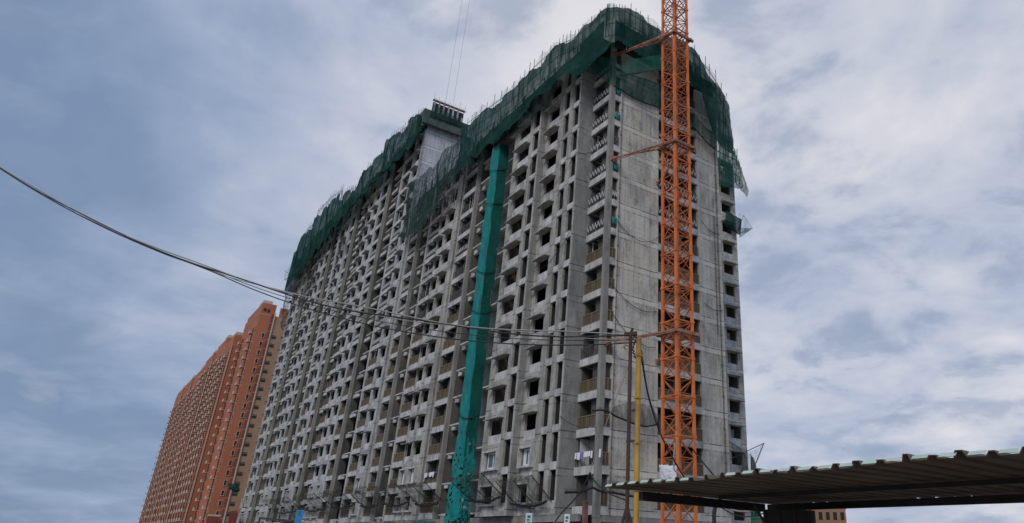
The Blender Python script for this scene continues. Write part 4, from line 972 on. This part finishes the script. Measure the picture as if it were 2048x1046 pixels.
for x, y in ((CX-10.95, CY+13.6), (CX-3, CY+13.5), (CX+2.6, CY+9.4), (CX+2.6, CY+13.5)):
    mb = MB(); mb.box(x-.06, x+.06, y-.06, y+.06, GZ, CZ+.95); local(shd, mb.build('post', M_BLACK))
# dark sheet-metal booth under the roof
bt = empty('metal_booth', 'black sheet-metal booth under the shed roof at the lower right', 'booth', (CX-10.4, CY+12.1, GZ))
c0 = Vector((CX-10.75, CY+11.85, 0)); c1 = Vector((CX-10.05, CY+12.45, 0)); dd = (c1-c0).normalized(); nn = Vector((-dd.y, dd.x, 0))
mb = MB()
q = [c0, c1, c1+nn*1.3, c0+nn*1.3]; zt2 = CZ+.88
for i in range(4):
    a, b = q[i], q[(i+1) % 4]; mb.quad([(a.x, a.y, GZ), (b.x, b.y, GZ), (b.x, b.y, zt2), (a.x, a.y, zt2)])
mb.quad([(p.x, p.y, zt2) for p in q]); local(bt, mb.build('body', M_BLACK))
mb = MB()
for t in (0, .33, .66, 1): p = c0.lerp(c1, t) - nn*.02; mb.bar((p.x, p.y, GZ), (p.x, p.y, zt2), .045)
a = c0-nn*.02; mb.bar((a.x-.16, a.y-.13, CZ+.95), (a.x, a.y, CZ+.6), .05)
local(bt, mb.build('corner_rib', M_RUST))

# ============================================================ SMALL THINGS AT THE BASE
def banner(u0, u1, vt, D, h, m_top, label, name='banner_sign'):
    p0 = Vector(at(u0, vt, D)); p1 = Vector(at(u1, vt, D)); e = empty(name, label, 'sign', (p0.x, p0.y, GZ))
    z1 = (p0.z+p1.z)/2; d = Vector((p1.x-p0.x, p1.y-p0.y, 0)); n = Vector((-d.y, d.x, 0)).normalized()*.03
    mb = MB(); P = [p0.xy.to_3d(), p1.xy.to_3d()]
    for s_ in (1,):
        for a, b, mi in ((z1-h, z1, 0),) :
            mb.quad([(*(P[0]+n).xy, a), (*(P[0]-n).xy, a), (*(P[1]-n).xy, a), (*(P[1]+n).xy, a)]); mb.quad([(*(P[0]+n).xy, b), (*(P[1]+n).xy, b), (*(P[1]-n).xy, b), (*(P[0]-n).xy, b)])
            for c in (n, -n): mb.quad([(*(P[0]+c).xy, a), (*(P[1]+c).xy, a), (*(P[1]+c).xy, b), (*(P[0]+c).xy, b)])
            mb.quad([(*(P[0]+n).xy, a), (*(P[0]-n).xy, a), (*(P[0]-n).xy, b), (*(P[0]+n).xy, b)]); mb.quad([(*(P[1]+n).xy, a), (*(P[1]-n).xy, a), (*(P[1]-n).xy, b), (*(P[1]+n).xy, b)])
    local(e, mb.build('panel', m_top))
    mk = MB(); w2 = n*1.3
    for fx0, fx1, fz0, fz1 in ((.25, .75, .08, .16), (.2, .62, .2, .25), (.3, .8, .3, .36)):
        for sgn in (-1, 1):
            a_ = P[0].lerp(P[1], fx0)+w2*sgn; b_ = P[0].lerp(P[1], fx1)+w2*sgn; mk.quad([(a_.x, a_.y, z1-h*fz1), (b_.x, b_.y, z1-h*fz1), (b_.x, b_.y, z1-h*fz0), (a_.x, a_.y, z1-h*fz0)])
    local(e, mk.build('mark', M_FGREEN if 'lavender' not in label else M_FRAME))
    mb = MB(); c = (P[0]+P[1])/2; mb.bar((c.x, c.y, GZ), (c.x, c.y, z1-h), .04); local(e, mb.build('post', M_TUBE)); return e
banner(1052, 1065, 1026, 30, 1.1, M_PALEBLUE, 'narrow pale blue standing sign nearest the middle at the bottom edge')
banner(1129, 1140, 1028, 30, 1.1, M_FRAME, 'narrow white standing sign right of the pale blue one')
banner(594, 608, 1020, 45, .75, M_BLUE, 'small bright blue sign board low at the left', 'sign_board')
p = at(1171, 1005, 28); mb = MB(); mb.box(p[0]-.08, p[0]+.08, p[1]-.08, p[1]+.08, GZ, p[2]); mb.box(p[0]-.1, p[0]+.1, p[1]-.1, p[1]+.1, p[2], p[2]+.05)
tag(mb.build('timber_post', M_REDRIM), 'brown timber post in front of the corner column at the bottom', 'post')
# green hoarding
hf = empty('site_hoarding', 'dark green sheet hoarding running along the foot of the facade', 'fence', (-30, -12, GZ))
for i in range(30):
    mb = MB(); x = -2-2.0*i; mb.box(x, x-1.94, -12.02, -11.98, GZ+.1, -.95+.06*sin(i*1.9))
    for j in range(6): mb.box(x-.1-j*.32, x-.2-j*.32, -12.06, -12.021, GZ+.12, -1.0)
    local(hf, mb.build('fence_panel', M_FGREEN))
mb = MB()
for i in range(31): mb.box(-1.97-2*i, -1.93-2*i-.06, -11.97, -11.9, GZ, -.8)
local(hf, mb.build('fence_posts', M_TUBE))
aw = MB(); aw.quad([at(480, 1030, 60), at(592, 1040, 44), at(592, 1044, 44), at(480, 1036, 60)]); 
a0 = Vector(at(520, 1036, 58)); a1 = Vector(at(594, 1043, 46)); ad = Vector((2.2, 2.4, -.35))
aw = MB(); aw.quad([a0, a1, a1+ad, a0+ad]); aw.quad([a0-Vector((0, 0, .08)), a0+ad-Vector((0, 0, .08)), a1+ad-Vector((0, 0, .08)), a1-Vector((0, 0, .08))]); aw.bar(a0, a1, .12)
for p in (a0, a1): aw.bar(p, (p.x, p.y, GZ), .1)
tag(aw.build('canopy', M_BLACK), 'black sheet canopy low at the left beside the blue sign', 'canopy')
# red gate post group at far left foot
mb = MB(); mb.box(-121.5, -127.5, -3.6, -3.3, GZ, 2.6)
for i in range(5): mb.box(-121.6-i*1.45, -121.8-i*1.45, -3.8, -3.61, GZ, 3.0)
tag(mb.build('red_hoarding', M_REDB), 'dark red hoarding at the far left foot of the grey block', 'fence')
mb = sheet_net([at(456, 966, 190), at(478, 972, 190), at(480, 982, 190), at(458, 974, 190)], None, 6, (0, 0, -1), 2, .2)
tag(mb.build('green_netting', M_NET, smooth=True), 'scrap of green netting between the orange tower and the grey block', 'netting')
# laundry
def laundry(x0, x1, y, z, n, seed, label):
    rnd = random.Random(seed); e = empty('laundry', label, 'laundry', ((x0+x1)/2, y, z)); ws = MB(); vs = MB(); x = x0; i = 0
    while x < x1-.15:
        w_ = rnd.uniform(.28, .55); w_ = min(w_, x1-x); h_ = rnd.uniform(.3, .62); t = vs if i % 4 == 2 else ws
        k = 4
        for a in range(k):
            xa = x+w_*a/k; xb = x+w_*(a+1)/k; ya = y-.05-.05*sin(a*2.1+i); yb = y-.05-.05*sin((a+1)*2.1+i)
            t.quad([(xa, ya, z), (xb, yb, z), (xb, yb-.03, z-h_*(1-.15*sin(b_*1.0)) if False else z-h_+rnd.uniform(-.03, .03)), (xa, ya-.03, z-h_+rnd.uniform(-.03, .03))])
        x += w_+rnd.uniform(.0, .06); i += 1
    local(e, ws.build('cloth', M_CLOTH)); 
    if vs.v: local(e, vs.build('cloth', M_CLOTHB))
    return e
laundry(-2.75, -.1, -.02, 4.78, 6, 3, 'white and violet washing hung over the corner balcony rail of the painted flat')
laundry(-30.4, -27.3, -1.66, 4.75, 6, 5, 'white washing hung on the balcony rail just left of the teal chute')
ld = laundry(.7, 1.15, 0, 4.8, 2, 8, 'small violet washing on the short side balcony next to the corner column')
# worker leaning at a window
wx, wy, wz = -13.1, -1.9, 21.66
def skin(name, V, Eg, R, m, parent=None, lv=1):
    me = bpy.data.meshes.new(name); me.from_pydata(V, Eg, []); me.materials.append(m)
    o = bpy.data.objects.new(name, me); COL.objects.link(o)
    k = o.modifiers.new('skin', 'SKIN'); o.modifiers.new('sub', 'SUBSURF').levels = lv; o.modifiers['sub'].render_levels = lv
    for i, r in enumerate(R): me.skin_vertices[0].data[i].radius = (r, r)
    me.skin_vertices[0].data[0].use_root = True; k.use_smooth_shade = True
    if parent: o.parent = parent
    return o
M_SKIN = mat('skin', (.30, .17, .11), .7); M_HIVIS = mat('hi_vis_orange', (.75, .20, .03), .8); M_HELM = mat('helmet_yellow', (.75, .45, .03), .4)
wk = empty('person', 'person in orange vest and yellow helmet leaning at a window beside the chute', 'person', (wx, wy, wz))
skin('body', [(0,.3,.92),(0,.2,1.15),(0,.05,1.42),(0,-.04,1.52),(0,-.10,1.60),(0,-.12,1.70),(-.20,.02,1.42),(-.30,-.18,1.22),(-.20,-.36,1.12),(.20,.02,1.42),(.32,-.16,1.22),(.22,-.36,1.12),(-.1,.32,.5),(-.1,.34,.06),(.1,.32,.5),(.1,.34,.06),(-.1,.22,.03),(.1,.22,.03),(-.15,-.44,1.1),(.16,-.44,1.1)],
    [(0,1),(1,2),(2,3),(3,4),(4,5),(2,6),(6,7),(7,8),(2,9),(9,10),(10,11),(0,12),(12,13),(0,14),(14,15),(13,16),(15,17),(8,18),(11,19)], [.14,.14,.14,.055,.085,.09,.06,.045,.035,.06,.045,.035,.07,.045,.07,.045,.04,.04,.03,.03], M_SKIN, wk)
skin('vest', [(0,.31,.85),(0,.2,1.15),(0,.06,1.44)], [(0,1),(1,2)], [.165,.165,.16], M_HIVIS, wk)
skin('helmet', [(0,-.12,1.73),(0,-.10,1.80)], [(0,1)], [.125,.10], M_HELM, wk)
for (u, v, w_, h_, lb) in ((1236, 183, .5, .8, 'topmost teal netting patch hung in the slot beside the corner column'), (1233, 232, .45, .8, 'second teal netting patch down in the slot beside the corner column'), (1229, 334, .5, .6, 'third teal netting patch down beside the corner column'), (1227, 441, .55, .8, 'lowest, brightest teal netting patch beside the corner column')):
    p = on(u, v, 0, .47); mb = sheet_net([(p[0], .55, p[2]+h_/2), (p[0], 1.12, p[2]+h_/2-.05), (p[0], 1.08, p[2]-h_/2), (p[0]+.05, .6, p[2]-h_/2+.1)], None, 5, (.08, 0, 0), int(v), .03)
    tag(mb.build('netting_patch', M_TEAL, smooth=True), lb, 'netting', 'teal netting patches')

# ============================================================ DISTANT BUILDINGS, RIGHT
def distant(u0, u1, vt, D, depth, m_, label, cols=4):
    p0 = Vector(at(u0, vt, D)); p1 = Vector(at(u1, vt, D)); z1 = (p0.z+p1.z)/2; d = Vector((p1.x-p0.x, p1.y-p0.y, 0)); L_ = d.length; d.normalize(); n = Vector((-d.y, d.x, 0))
    e = empty('distant_house', label, 'building', (p0.x, p0.y, GZ)); e.rotation_euler = (0, 0, math.atan2(d.y, d.x))
    mb = MB(); mb.box(0, L_, 0, depth, 0, z1-GZ); mb.box(L_*.2, L_*.5, depth*.3, depth*.6, z1-GZ, z1-GZ+1.6); mb.box(-.15, L_+.15, -.15, depth, z1-GZ-.3, z1-GZ-.05)
    o = mb.build('wall', m_, e)
    w_ = MB(); fl = int((z1-GZ)/3)
    for k in range(fl):
        for c in range(cols):
            x = L_*(c+.5)/cols; w_.box(x-L_*.13/cols*2, x+L_*.13/cols*2, -.04, .05, z1-GZ-3*k-2.3, z1-GZ-3*k-1.0)
    w_.build('window', M_DARK, e)
    t = MB()
    for k in range(2): t.tube([(L_*(.25+.4*k), depth*.2, z1-GZ), (L_*(.25+.4*k), depth*.2, z1-GZ+1.0)], .5, 10)
    t.build('water_tank', M_FGREEN if m_ is M_DGREEN else M_CREAM, e); return e
M_DGREEN = noisy('pale_green_paint', (.12, .30, .18), (.18, .38, .24), 1)
distant(1490, 1530, 1033, 120, 9, M_DGREEN, 'small green building seen far off under the shed roof')
distant(1604, 1622, 1030, 150, 9, M_CREAM, 'small pale house left of the tan one at the far right', 3)
distant(1618, 1690, 1012, 140, 9, M_SAND, 'tan house seen far off at the lower right beside the shed post', 5)
